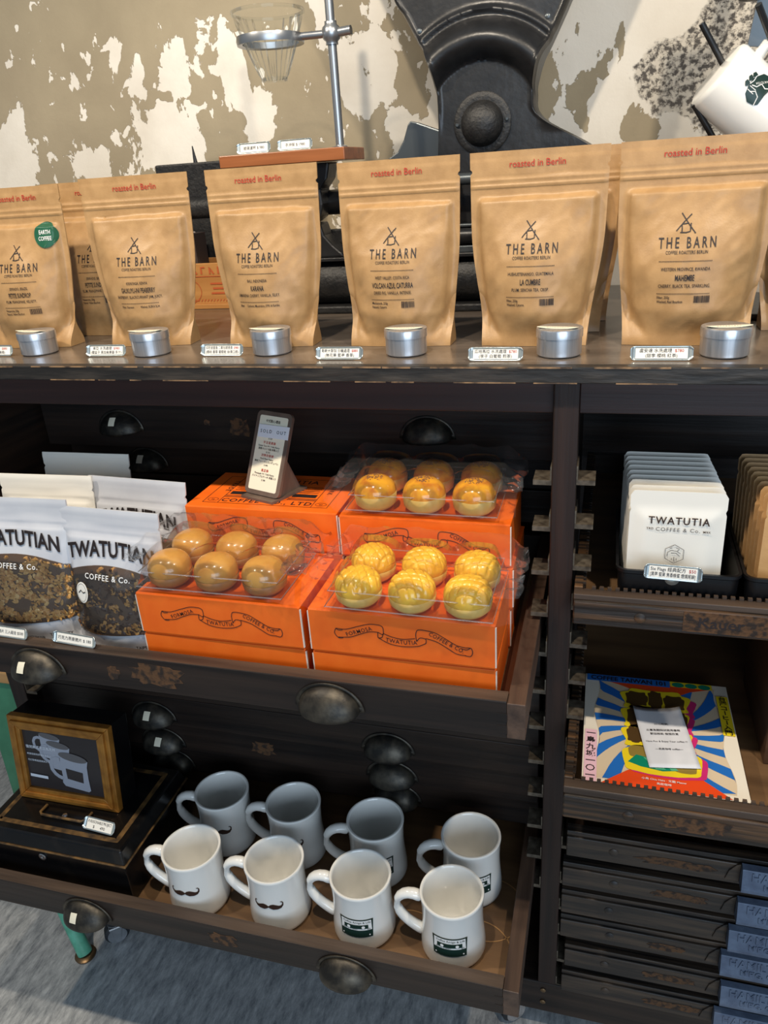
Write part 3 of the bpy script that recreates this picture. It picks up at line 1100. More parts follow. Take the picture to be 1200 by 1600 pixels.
coffee_bag('rearmost of three kraft coffee bags lined up behind the Guatemala bag', (-0.066, 1.096, C), R_(0), BagShape(0.155, 0.124, 0.213, 0.030, 8),
           ('HUEHUETENANGO, GUATEMALA', 'LA CUMBRE', 'PLUM, SENCHA TEA, CRISP.', 'Filter, 250g', 'Washed, Caturra'))
coffee_bag('kraft coffee bag printed RWANDA, in front of the mug rack', (0.083, 0.945, C), R_(-1), BagShape(0.160, 0.134, 0.2125, 0.033, 9),
           ('WESTERN PROVINCE, RWANDA', 'MAHEMBE', 'CHERRY, BLACK TEA, SPARKLING.', 'Filter, 250g', 'Washed, Red Bourbon'), dx=-0.006)
coffee_bag('kraft coffee bag in shade behind the right side of the Rwanda bag', (0.236, 1.020, C), R_(0), BagShape(0.155, 0.124, 0.210, 0.031, 10),
           ('WESTERN PROVINCE, RWANDA', 'MAHEMBE', 'CHERRY, BLACK TEA, SPARKLING.', 'Filter, 250g', 'Washed, Red Bourbon'))

# ------------------------------------------------------------------ sample tins
near = ('Brazil', 'Kenya', 'Indonesia', 'Costa Rica', 'Guatemala', 'Rwanda')
for k, (x, y) in enumerate(((-0.757, 0.896), (-0.576, 0.889), (-0.406, 0.893), (-0.230, 0.886), (-0.052, 0.879), (0.119, 0.876))):
    t = thing('sample_tin', 'round silver sample tin in front of the %s bag' % near[k], 'tin', (x, y, C), (0, 0, R_((-8, 5, -4, 3, -10, 8)[k])), 'silver sample tins')
    MB().lathe([(0.0, 0.0), (0.0225, 0.0), (0.0245, 0.0018), (0.0247, 0.022), (0.0, 0.022)], 48, cap0=False, cap1=False).build('body', 'tin_metal', t, smooth=35)
    lid = MB().lathe([(0.0248, 0.0205), (0.0256, 0.0208), (0.0256, 0.0285), (0.0250, 0.0302), (0.0238, 0.0306), (0.0, 0.0306)], 48, cap0=True, cap1=False).build('lid', 'tin_metal', t, smooth=35)
    s = MB()
    s.grid(8, 2, lambda u, v: ((u - 0.5) * 0.044, -0.008 + (v - 0.5) * 0.011, 0.0312 + 0.0018 * abs(2 * u - 1) ** 3 * (1 - v)))
    so = s.build('paper_strip', 'cream_paper', t, solid=0.0004)
    w = MB()
    for i in range(9):
        w.stroke([(-0.012 + 0.0028 * i, 0.0005 * (i % 3)), (-0.0105 + 0.0028 * i, 0.002)], 0.0006, flat((0, -0.0095, 0.0319), (1, 0, 0), (0, 1, 0)))
    w.build('strip_print', 'brown_ink', so)


# ------------------------------------------------------------------ price label holders
def price_label(label, loc, rot, rows, wd=0.050, ht=0.0125, red=None, tab=False):
    """clip-on metal card holder with curled ends"""
    p = thing('price_label', label, 'price label', loc, rot, 'metal price label holders')
    m_ = MB()
    hw, hh = wd / 2, ht / 2
    end = 0.0042

    def S(u, v):
        x_ = (2 * u - 1) * (hw + end)
        z_ = (2 * v - 1) * (hh + 0.0011)
        out = max(0.0, abs(x_) - hw) / end
        z_ *= math.sqrt(max(0.0, 1 - (out * 0.85) ** 2))
        y_ = -0.0022 * out ** 1.5 - 0.0018 * max(0.0, (abs(2 * v - 1) - 0.8) / 0.2)
        return (x_, y_, z_ + hh + 0.0011)
    m_.grid(40, 10, S)
    if tab:
        m_.poly([(0.008 * math.cos(a), -0.001 - 0.0075 * math.sin(a)) for a in [math.pi * i / 12 for i in range(13)]], lambda a, b_: (a, 0.0006, b_ + 0.002))
    m_.build('holder', 'holder_metal', p, smooth=50, solid=0.0007)
    c = MB().box(-hw + 0.001, hw - 0.001, -0.0012, -0.0007, 0.0018, ht + 0.0002).build('card', 'paper', p)
    k = MB()
    rd = MB()
    fn = flat((0, -0.0015, 0.0011), (1, 0, 0), (0, 0, 1))
    n = len(rows)
    size = ht * (0.36 if n == 2 else 0.42)
    for i, s in enumerate(rows):
        zz = ht * ((0.60, 0.18)[i] if n == 2 else 0.36)
        if red and i == 0:
            vs, _ = txt2d(s + '  ' + red, size, 'L')
            tot = max(v[0] for v in vs)
            q_ = min(1.0, wd * 0.90 / tot)
            k.text(s, size, fn, -tot * q_ / 2, zz, align='L', sx=q_)
            rd.text(red, size, fn, tot * q_ / 2, zz, align='R', sx=q_)
        else:
            vs, _ = txt2d(s, size, 'L')
            k.text(s, size, fn, 0, zz, sx=min(1.0, wd * 0.90 / max(v[0] for v in vs)))
    k.build('print', 'black_ink', c)
    if red:
        rd.build('red_price', 'red_ink', c)
    return p


T = (R_(-22), 0, 0)
price_label('price label beside the Brazil bag tin, only its end showing', (-0.815, 0.876, C), T, ('巴西 日曬處理', '(李子 杏仁 滑順)'), red='$880')
price_label('price label between the tins of the Brazil and Kenya bags', (-0.636, 0.874, C), (T[0], 0, R_(2)), ('肯亞 水洗處理', '(覆盆子 黑加侖果醬 多汁)'), red='$980')
price_label('price label between the tins of the Kenya and Indonesia bags', (-0.467, 0.874, C), T, ('印尼峇里島 二氧化碳浸漬', '(櫻桃 香草 葡萄乾 絲滑口感)'), red='$980')
price_label('price label in front of the gap between the Indonesia and Costa Rica bags', (-0.304, 0.854, C), T, ('哥斯大黎加 日曬處理', '(無花果 藍莓 香草)'), red='$880')
price_label('price label between the tins of the Costa Rica and Guatemala bags', (-0.119, 0.847, C), T, ('瓜地馬拉 水洗處理', '(李子 白葡萄 煎茶)'), red='$780', wd=0.052)
price_label('price label between the tins of the Guatemala and Rwanda bags', (0.055, 0.849, C), T, ('盧安達 水洗處理', '(甜李 櫻桃 紅茶)'), red='$780', wd=0.054)

# ------------------------------------------------------------------ things at the back of the counter
# iron press
pr = thing('iron_press', 'large black cast-iron printing press with domed hub against the plaster wall', 'printing press', (0, 0, 0))
PY = 1.235


def px2(cx, cy, y=PY):
    """helper for the outline numbers below: measured on the press face plane"""
    a = (cx - 600.0, cy - 800.0, 1200.0)
    d = [sum(CR[i][j] * a[j] for j in range(3)) for i in range(3)]
    t = y / d[1]
    return (d[0] * t, 1.30 + d[2] * t)


Lp = [px2(*p) for p in ((530, -190), (575, -90), (612, 0), (627, 23), (648, 63), (663, 87), (675, 113), (680, 143), (682, 183), (681, 243), (676, 330), (668, 420))]
Rp = [px2(*p) for p in ((965, -190), (925, -90), (888, 0), (878, 23), (860, 63), (848, 87), (840, 113), (836, 143), (848, 183), (945, 243), (952, 330), (948, 420))]


def interp(tab, z):
    for (x0, z0), (x1, z1) in zip(tab[:-1], tab[1:]):
        if z <= z0 and z >= z1:
            t = (z0 - z) / (z0 - z1)
            return x0 + (x1 - x0) * t
    return tab[0][0] if z > tab[0][1] else tab[-1][0]


# smooth the outline
def smooth_tab(tab):
    out = []
    for i in range(len(tab) - 1):
        p0 = tab[max(i - 1, 0)]
        p1, p2 = tab[i], tab[i + 1]
        p3 = tab[min(i + 2, len(tab) - 1)]
        for k in range(8):
            t = k / 8
            def cr(a, b_, c, d):
                return 0.5 * (2 * b_ + (c - a) * t + (2 * a - 5 * b_ + 4 * c - d) * t * t + (3 * b_ - a - 3 * c + d) * t ** 3)
            out.append((cr(p0[0], p1[0], p2[0], p3[0]), cr(p0[1], p1[1], p2[1], p3[1])))
    out.append(tab[-1])
    return out


Ls, Rs = smooth_tab(Lp), smooth_tab(Rp)
hubx, hubz = px2(754, 193)
ZT, ZB = 1.70, 1.115


def press_pt(u, v, off=0.0):
    z = ZT + (ZB - ZT) * v
    xl, xr = interp(Ls, z), interp(Rs, z)
    x = xl + (xr - xl) * u
    r = math.hypot(x - hubx, z - hubz)
    y = PY
    up = sm(-0.02, 0.03, z - hubz)
    # half-round swelling arch above the hub, recessed panel above it
    t = (r - 0.080) / 0.050
    if 0 < t < 1:
        y -= 0.026 * math.sin(math.pi * t) ** 0.9 * up
    if t > 0.85:
        y += 0.008 * sm(0.9, 1.2, t) * up
    if 1.1 < t:
        y -= 0.006 * math.exp(-((t - 1.22) / 0.09) ** 2) * up
    edge = min(u, 1 - u) * (xr - xl)
    y -= 0.006 * (1 - sm(0.0, 0.010, edge)) * up
    y += 0.016 * (1 - sm(0.0, 0.004, edge))
    return (x, y + off, z)


m = MB()
m.grid(90, 220, lambda u, v: press_pt(u, v))
m.grid(90, 220, lambda u, v: (press_pt(u, v)[0], PY + 0.05, press_pt(u, v)[2]), flip=True)
for u in (0, 1):
    m.grid(1, 220, lambda a, v, u=u: (press_pt(u, v)[0], press_pt(u, v)[1] * (1 - a) + (PY + 0.05) * a, press_pt(u, v)[2]), flip=(u == 0))
m.build('frame_plate', 'iron', pr, smooth=60)
m = MB()
m.M = Matrix.Translation((hubx, PY + 0.001, hubz)) @ Matrix.Rotation(R_(90), 4, 'X')
m.lathe([(0.0415, 0), (0.0415, 0.003), (0.0395, 0.0045), (0.033, 0.0045)] + [(0.0305 * math.cos(a), 0.0045 + 0.022 * math.sin(a)) for a in [math.pi / 2 * i / 12 for i in range(12)]] + [(0.0005, 0.0265)], 56, cap1=True)
hub = m.build('hub_cap', 'iron_matte', pr, smooth=45)
for a in (180, 5):
    q = MB()
    q.M = Matrix.Translation((hubx + 0.036 * math.cos(R_(a)), PY - 0.003, hubz + 0.036 * math.sin(R_(a)))) @ Matrix.Rotation(R_(90), 4, 'X')
    q.lathe([(0.0028, 0), (0.0028, 0.003), (0.0016, 0.0042)], 14)
    q.build('screw', 'steel_grey', hub, smooth=40)
for c in ((653, 48), (855, 24)):
    sx, sz = px2(*c)
    q = MB()
    q.M = Matrix.Translation((sx, PY + 0.013, sz)) @ Matrix.Rotation(R_(90), 4, 'X')
    q.lathe([(0.0042, 0), (0.0042, 0.005), (0.0026, 0.0062)], 14)
    q.build('screw', 'steel_grey', pr, smooth=40)
m = MB()
pts = [px2(*c, 1.29) for c in ((606, 250), (622, 238), (632, 218), (638, 195), (642, 189), (655, 192), (690, 204), (690, 252))]
m.prism(pts, lambda a, b_: (a, 1.285, b_), lambda a, b_: (a, 1.300, b_))
m.build('guard_plate', 'steel_grey', pr, bevel=0.002)


def bar(name, x0, x1, y, z, r, mt='iron', n=28):
    q = MB()
    q.tube([(x0, y, z), (x0 + 0.3 * (x1 - x0), y, z), (x1, y, z)], r, n)
    return q.build(name, mt, pr, smooth=50)


bar('ink_drum', -0.455, -0.015, 1.205, 1.146, 0.036, 'iron_matte', 40)
MB().box(-0.46, -0.01, 1.165, 1.25, C, 1.112).build('bed', 'iron_matte', pr, bevel=0.003)
MB().box(-0.47, 0.0, 1.170, 1.235, 1.1785, 1.184).build('bed_rail', 'iron', pr, bevel=0.001)
MB().box(-0.30, -0.01, 1.178, 1.235, 1.184, 1.193).build('bed_rail', 'steel_grey', pr, bevel=0.001)
bar('roller', -0.26, -0.02, 1.19, 1.206, 0.0105)
MB().box(-0.46, -0.02, 1.215, 1.232, 1.199, 1.222).build('cross_bar', 'iron_matte', pr, bevel=0.002)
MB().box(-0.25, -0.02, 1.195, 1.232, 1.218, 1.222).build('cross_bar', 'steel_grey', pr, bevel=0.001)
bar('roller', -0.47, -0.22, 1.21, 1.262, 0.018)
bar('roller', -0.27, -0.02, 1.20, 1.283, 0.008, 'steel_grey')
m = MB()
m.prism([(-0.475, 1.184), (-0.395, 1.184), (-0.398, 1.190), (-0.412, 1.202), (-0.425, 1.217), (-0.43, 1.235), (-0.475, 1.235)], lambda a, b_: (a, 1.172, b_), lambda a, b_: (a, 1.212, b_))
m.build('clamp_foot', 'iron', pr, bevel=0.003)
m = MB()
m.prism([(-0.475, 1.235), (-0.44, 1.235), (-0.425, 1.245), (-0.42, 1.262), (-0.422, 1.283), (-0.41, 1.297), (-0.405, 1.318), (-0.475, 1.318)], lambda a, b_: (a, 1.165, b_), lambda a, b_: (a, 1.208, b_))
m.build('clamp_arm', 'iron', pr, bevel=0.003)

# dripper stand
ds = thing('dripper_stand', 'walnut and silver pour-over stand with a clamp ring on an iron arm', 'coffee stand', (0, 0, 0))
MB().box(-0.560, -0.367, 1.125, 1.222, 1.3190, 1.3355).build('base', 'walnut', ds, bevel=0.0012)
MB().tube([(-0.389, 1.175, 1.3355), (-0.389, 1.175, 1.62)], 0.0062, 16).build('rod', 'brushed', ds, smooth=50)
MB().lathe([(0.011, 0), (0.011, 0.002), (0.0075, 0.004)], 20, (-0.389, 1.175, 1.3355)).build('rod_foot', 'brushed', ds, smooth=40)
m = MB()
m.lathe([(0.0085, -0.014), (0.0085, -0.010), (0.012, -0.007), (0.013, 0.0), (0.012, 0.007), (0.0085, 0.010), (0.0085, 0.014)], 24, (-0.389, 1.175, 1.479))
cl = m.build('clamp', 'brushed', ds, smooth=60)
MB().tube([(-0.379, 1.175, 1.479), (-0.360, 1.174, 1.480)], 0.006, 14).build('thumb_screw', 'brushed', cl, smooth=50)
MB().tube([(-0.400, 1.175, 1.479), (-0.432, 1.172, 1.479)], 0.005, 14).build('ring_arm', 'brushed', ds, smooth=50)
m = MB()
rc, rz, rr = (-0.478, 1.170), 1.478, 0.044
m.lathe([(rr - 0.004, -0.004), (rr + 0.003, -0.0055), (rr + 0.004, 0.0), (rr + 0.003, 0.0055), (rr - 0.004, 0.004), (rr - 0.004, -0.004)], 48, (rc[0], rc[1], rz), cap0=False, cap1=False)
m.build('ring', 'brushed', ds, smooth=50)
gd = thing('glass_dripper', 'clear ribbed glass coffee dripper resting in the silver stand ring', 'coffee dripper', (rc[0], rc[1], rz))
m = MB()


def drip(u, v):
    a = 2 * math.pi * u
    r = 0.0175 + (0.050 - 0.0175) * v ** 0.9
    r += 0.0014 * math.cos(a * 24) * sm(0.0, 0.1, v) * (1 - 0.7 * sm(0.8, 1, v))
    return (r * math.cos(a), r * math.sin(a), -0.048 + 0.082 * v)


m.grid(192, 14, drip)
m.build('cone', 'dripper_glass', gd, smooth=70)
MB().lathe([(0.017, -0.050), (0.019, -0.050), (0.019, -0.046), (0.017, -0.046), (0.017, -0.050)], 40, cap0=False, cap1=False).build('outlet_rim', 'dripper_glass', gd, smooth=40)
MB().lathe([(0.049, 0.032), (0.0515, 0.032), (0.0515, 0.036), (0.049, 0.036), (0.049, 0.032)], 48, cap0=False, cap1=False).build('top_rim', 'dripper_glass', gd, smooth=40)
price_label('price label on the left of the walnut stand base', (-0.505, 1.130, 1.3358), (R_(-12), 0, R_(-2)), ('玻璃濾杯 $ 980',), wd=0.045, ht=0.012)
price_label('price label on the walnut stand base beside the silver rod', (-0.441, 1.130, 1.3358), (R_(-12), 0, R_(-2)), ('手沖架 $ 1980',), wd=0.045, ht=0.012)

# crate, books and the black case behind
cr_ = thing('wooden_crate', 'small pale wooden crate with red print between two coffee bags', 'crate', (0, 0, 0))
MB().box(-0.80, -0.545, 1.240, 1.246, 1.1085, 1.176).build('front_board', 'crate_wood', cr_, bevel=0.0008)
MB().box(-0.80, -0.545, 1.294, 1.300, 1.1085, 1.180).build('back_board', 'crate_wood', cr_, bevel=0.0008)
MB().box(-0.80, -0.794, 1.246, 1.294, 1.1085, 1.176).build('side_board', 'crate_wood', cr_)
MB().box(-0.551, -0.545, 1.246, 1.294, 1.1085, 1.176).build('side_board', 'crate_wood', cr_)
MB().box(-0.803, -0.542, 1.236, 1.304, C, 1.1085).build('bottom_board', 'crate_wood', cr_, bevel=0.0008)
m = MB()
fn = flat((-0.665, 1.2392, 1.1085), (1, 0, 0), (0, 0, 1))
for i in range(14):
    m.stroke([(-0.11 + 0.016 * i, 0.050), (-0.11 + 0.016 * i, 0.061), (-0.103 + 0.016 * i, 0.061 - 0.011 * (i % 2))], 0.003, fn)
m.stroke([(-0.12, 0.046), (0.11, 0.046)], 0.0012, fn)
for i, (a, b_) in enumerate(((0.0, 0.05), (0.004, 0.046), (0.0, 0.05))):
    m.stroke([(a, 0.034 - 0.008 * i), (b_, 0.034 - 0.008 * i)], 0.003, fn)
m.stroke([(-0.045 + 0.026 * math.cos(t * 0.3), 0.022 + 0.026 * math.sin(t * 0.3) * 0.8) for t in range(21)], 0.001, fn, closed=True)
for i in range(16):
    m.stroke([(-0.04 + 0.006 * i, 0.004), (-0.037 + 0.006 * i, 0.008)], 0.0012, fn)
m.build('red_print', 'crate_red', cr_)
for (x0, x1, zt, mt, lb) in ((-0.742, -0.733, 1.222, 'book_pink', 'slim pink booklet standing in the wooden crate'), (-0.730, -0.706, 1.225, 'book_white', 'white-and-pink book standing in the wooden crate'),
                             (-0.703, -0.688, 1.224, 'book_dark', 'dark grey book standing in the wooden crate beside the white book')):
    bk = thing('book', lb, 'book', (0, 0, 0))
    MB().box(x0, x1, 1.249, 1.290, 1.1095, zt).build('cover', mt, bk, bevel=0.0006)
    MB().box(x0 + 0.001, x1 - 0.001, 1.2500, 1.291, 1.112, zt - 0.001).build('pages', 'paper', bk)
bc = thing('black_case', 'black metal machine case with a rounded drum behind the wooden crate', 'machine', (0, 0, 0))
MB().box(-0.78, -0.545, 1.315, 1.385, C, 1.335).build('body', 'iron_matte', bc, bevel=0.003)
m = MB()
m.tube([(-0.78, 1.325, 1.262), (-0.545, 1.325, 1.262)], 0.020, 28)
m.build('drum', 'iron_matte', bc, smooth=50)
m = MB()
m.tube([(-0.715, 1.345, 1.334), (-0.717, 1.345, 1.362)], 0.004, 8, taper=[0.004, 0.001])
m.build('spike', 'iron', bc, smooth=50)

# mug rack at the right
rk = thing('mug_rack', 'black steel mug rack with slanted pegs behind the Rwanda bag', 'mug rack', (0, 0, 0))
MB().box(0.10, 0.40, 1.065, 1.24, C, 1.108).build('base', 'iron_matte', rk, bevel=0.002)
MB().box(0.218, 0.232, 1.13, 1.144, 1.108, 1.66).build('column', 'iron_matte', rk)
MB().box(0.150, 0.232, 1.132, 1.142, 1.298, 1.312).build('arm', 'iron_matte', rk)
for a, b_ in (((0.083, 1.075, 1.430), (0.235, 1.137, 1.205)), ((0.082, 1.07, 1.349), (0.235, 1.137, 1.13)), ((0.112, 1.10, 1.340), (0.225, 1.137, 1.175)), ((0.136, 1.045, 1.438), (0.225, 1.137, 1.300))):
    MB().tube([a, b_], 0.0036, 10).build('peg', 'iron', rk, smooth=50)
m = MB()
m.prism([(0.143, 1.41), (0.150, 1.47), (0.165, 1.60), (0.225, 1.60), (0.225, 1.40)], lambda a, b_: (a, 1.15, b_), lambda a, b_: (a, 1.156, b_))
m.build('back_plate', 'steel_grey', rk)
m = MB()
m.M = Matrix.Translation((0.138, 1.12, 1.452))
m.lathe([(0.0, 0.0), (0.012, 0.001), (0.017, 0.006), (0.018, 0.02), (0.0, 0.02)], 24, cap0=False, cap1=False)
m.build('finial', 'iron', rk, smooth=50)
hm = thing('hanging_mug', 'white mug with a dark handshake emblem hung sideways on the mug rack', 'mug', (0.103, 1.075, 1.379))
ax = Vector((0.70, 0.12, -0.60)).normalized()
sd = Vector((0.60, -0.10, 0.70))
sd = (sd - ax * sd.dot(ax)).normalized()
fw = ax.cross(sd)
rotm = Matrix((sd, fw, ax)).transposed().to_4x4()
m = MB()
m.M = rotm
m.lathe([(0.0, 0.0), (0.033, 0.0), (0.037, 0.002), (0.039, 0.006), (0.0395, 0.095), (0.0385, 0.096), (0.0365, 0.094), (0.036, 0.008), (0.0, 0.006)], 56, cap0=False, cap1=False)
m.build('body', 'ceramic', hm, smooth=40)
m = MB()
m.M = rotm
m.tube([(0.036 + 0.0, 0, 0.078), (0.052, 0, 0.082), (0.063, 0, 0.072), (0.066, 0, 0.053), (0.062, 0, 0.034), (0.050, 0, 0.022), (0.036, 0, 0.024)], 0.0062, 14)
m.build('handle', 'ceramic', hm, smooth=60)


def cyl(a0, r, e=0.0004):
    def f(x_, z_):
        t = a0 + x_ / r
        p = rotm @ Vector(((r + e) * math.cos(t), (r + e) * math.sin(t), z_))
        return p
    return f


ANG = math.atan2((rotm.inverted() @ Vector((-0.05, -1, -0.02))).y, (rotm.inverted() @ Vector((-0.05, -1, -0.02))).x)
ANG = ANG * (1 - 0.50 / abs(ANG))
fnc = cyl(ANG, 0.0395)


def hs(pts, fnm):
    # emblem drawn in its own square, laid diagonally across the mug side
    c, s_ = math.cos(R_(-62)), math.sin(R_(-62))
    return [((x_ * c - y_ * s_) * 0.00025, 0.044 + (x_ * s_ + y_ * c) * 0.00025) for x_, y_ in pts]


e1 = MB()
for pl in ([(-70, -78), (-46, -84), (-34, -44), (-58, -36)], [(-52, -34), (-30, -42), (6, -48), (30, -34), (52, -20), (66, 10), (70, 44), (52, 74), (20, 84), (2, 78), (-14, 40), (-40, 6)],
           [(34, -38), (46, -48), (58, -40), (56, -24), (44, -26)], [(50, -18), (64, -34), (74, -24), (70, -6), (58, -10)], [(62, 0), (78, -12), (86, -2), (80, 16), (68, 12)]):
    e1.poly(hs(pl, fnc), fnc, sub=0.004)
em = e1.build('handshake_emblem', 'green_ink', hm)
e2 = MB()
f3 = cyl(ANG, 0.0395, 0.0007)
for st, w in (([(-40, 10), (-8, 14), (10, -2), (30, 12), (52, 8)], 0.0010), ([(20, 84), (14, 50), (30, 30), (54, 34)], 0.0009), ([(40, -30), (48, -10), (62, 4)], 0.0009), ([(30, 26), (60, 12)], 0.0007), ([(36, 42), (66, 26)], 0.0007)):
    e2.stroke(hs(st, f3), w, f3, sub=0.004)
e2.text('TWATUTIA', 0.0035, lambda a, b_: f3(*hs([(-34 + a / 0.00025, -26 + b_ / 0.00025 + 0.3 * a / 0.00025)], f3)[0]), 0, 0, align='L')
e2.build('emblem_lines', 'white_ink', em)

# ------------------------------------------------------------------ orange pastry boxes
BW, BD, BH = 0.213, 0.122, 0.0578
DF = 0.7386   # floor of the pastry drawer


def banner(mb, fn):
    """folded ribbon with three lettered bands"""
    def S(pts, w=0.0009):
        # Catmull-Rom through the points
        P = [pts[0]] + list(pts) + [pts[-1]]
        Q = []
        for i in range(1, len(P) - 2):
            for k in range(6):
                t = k / 6
                Q.append(tuple(0.5 * (2 * P[i][c] + (P[i + 1][c] - P[i - 1][c]) * t + (2 * P[i - 1][c] - 5 * P[i][c] + 4 * P[i + 1][c] - P[i + 2][c]) * t * t
                                      + (3 * P[i][c] - P[i - 1][c] - 3 * P[i + 1][c] + P[i + 2][c]) * t ** 3) for c in (0, 1)))
        Q.append(P[-1])
        mb.stroke(Q, w, fn, sub=0.004)
    S([(-0.074, 0.004), (-0.062, 0.004), (-0.048, 0.009), (-0.034, 0.0135), (-0.022, 0.0135)])
    S([(-0.074, 0.004), (-0.076, -0.002), (-0.072, -0.008), (-0.066, -0.008)])
    S([(-0.072, -0.0075), (-0.058, -0.006), (-0.046, -0.001), (-0.034, 0.0035), (-0.024, 0.004)])
    S([(-0.074, 0.004), (-0.071, 0.002), (-0.066, 0.0025)])
    S([(-0.022, 0.0135), (-0.0185, 0.011), (-0.018, 0.004), (-0.0195, 0.0015), (-0.024, 0.004)])
    S([(-0.0245, 0.004), (-0.0245, -0.003), (-0.020, -0.002), (-0.0185, 0.003)])
    S([(-0.0245, -0.003), (-0.012, -0.0095), (0.004, -0.0115), (0.020, -0.0095), (0.030, -0.0045)])
    S([(-0.0180, 0.003), (-0.008, -0.0005), (0.004, -0.002), (0.018, 0.0005)])
    S([(0.030, -0.0045), (0.030, 0.001), (0.024, 0.002), (0.021, -0.001), (0.0195, -0.003)])
    S([(0.0195, -0.003), (0.019, 0.006), (0.021, 0.0115), (0.026, 0.0125)])
    S([(0.026, 0.0125), (0.040, 0.0105), (0.052, 0.004), (0.064, -0.003), (0.074, -0.005)])
    S([(0.030, 0.002), (0.042, -0.001), (0.054, -0.008), (0.064, -0.014), (0.074, -0.015)])
    S([(0.074, -0.005), (0.080, -0.005), (0.0815, -0.011), (0.079, -0.0155), (0.073, -0.015)])
    S([(0.079, -0.005), (0.075, -0.0075), (0.069, -0.0065)])
    mb.text('FORMOSA', 0.0072, fn, -0.046, 0.0005, rot=R_(20), bold=0.006, space=1.15, sx=0.9)
    mb.text('TWATUTIA', 0.0076, fn, 0.002, -0.0085, bold=0.006, space=1.1, sx=0.88, arc=-0.12)
    mb.text('COFFEE & CO.', 0.0072, fn, 0.052, -0.0030, rot=R_(-27), bold=0.006, space=1.1, sx=0.86)


def pastry_box(label, x, y, z, rz=0.0, top=False, front=True):
    """tuck-in mailer box, origin at the middle of its base front edge"""
    b = thing('pastry_box', label, 'box', (x, y, z), (0, 0, rz), 'orange pastry boxes')
    w, d, h = BW / 2, BD, BH
    MB().box(-w + 0.001, w - 0.001, 0.0025, d, 0, h - 0.001).build('tray', 'orange_card', b, bevel=0.0006)
    MB().box(-w, w, 0.001, d, h - 0.0018, h).build('lid', 'orange_card', b, bevel=0.0007)
    MB().box(-w + 0.0005, w - 0.0005, -0.0005, 0.0014, 0.0035, h - 0.0004).build('front_flap', 'orange_card', b, bevel=0.0006)
    for s in (-1, 1):
        MB().box(s * w - 0.0008, s * w + 0.0008, -0.0002, 0.0022, 0.004, h - 0.003).build('cut_edge', 'card_edge', b)
    if front:
        k = MB()
        banner(k, flat((0.0, -0.0009, h * 0.55), (1, 0, 0), (0, 0, 1)))
        k.build('banner_print', 'black_ink', b)
    if top:
        k = MB()
        fn = flat((0, d / 2, h + 0.0003), (1, 0, 0), (0, 1, 0))
        for (x0, x1, y0, y1) in ((-0.088, 0.088, -0.046, 0.046), (-0.066, 0.066, -0.046, 0.046)):
            k.stroke([(x0, y0), (x1, y0), (x1, y1), (x0, y1)], 0.0008, fn, closed=True)
        k.text('TRADE', 0.0095, fn, -0.0735, 0.012, rot=R_(-90), bold=0.012, space=1.35)
        k.text('MARK', 0.0095, fn, 0.0735, 0.012, rot=R_(-90), bold=0.012, space=1.35)
        for s in (-1, 1):
            k.stroke([(s * 0.077 + 0.0075 * math.cos(t * 0.35), -0.036 + 0.005 * math.sin(t * 0.35)) for t in range(18)], 0.0006, fn, closed=True)
            k.text('06' if s < 0 else '62', 0.005, fn, s * 0.077, -0.038)
        k.text('TWATUTIA', 0.016, fn, 0.004, 0.030, bold=0.014, space=1.15)
        k.text('COFFEE CO., LTD', 0.0145, fn, 0.0, -0.041, bold=0.014, space=1.15)
        for s in (-1, 1):
            for i in range(4):
                k.stroke([(s * 0.045 - 0.016, 0.018 - 0.006 * i), (s * 0.045 + 0.016, 0.018 - 0.006 * i)], 0.0012, fn)
            k.poly([(s * 0.045 - 0.017, -0.016), (s * 0.045 + 0.017, -0.016), (s * 0.045 + 0.017, -0.006), (s * 0.045 - 0.017, -0.006)], fn)
            for i in range(2):
                k.stroke([(s * 0.045 - 0.02, -0.021 - 0.004 * i), (s * 0.045 + 0.02, -0.021 - 0.004 * i)], 0.0016, fn)
        k.build('lid_print', 'black_ink', b)
    return b


g = 0.0002
for nm, xc, y0, n, tops in (('brown bun stack', -0.427, 0.692, 2, False), ('lattice bun stack', -0.2045, 0.692, 2, False),
                            ('SOLD OUT sign stack', -0.422, 0.824, 3, True), ('glazed bun stack', -0.2045, 0.820, 3, False)):
    for i in range(n):
        pos = ('bottom box', 'middle box', 'top box')[i] if n == 3 else ('lower box', 'upper box')[i]
        pastry_box('orange printed pastry box, %s of the %s' % (pos, nm), xc + (0.0, 0.003, -0.001)[i] * (1 if i < n - 1 else 0), y0 + (0.0 if i == n - 1 else 0.002), DF + g + i * (BH + g),
                   R_((0.4, -0.5, 0.0)[i]) if i < n - 1 else 0, top=(tops and i == n - 1), front=(i == n - 1))
TOP2 = DF + g + 2 * (BH + g) - g
TOP3 = DF + g + 3 * (BH + g) - g


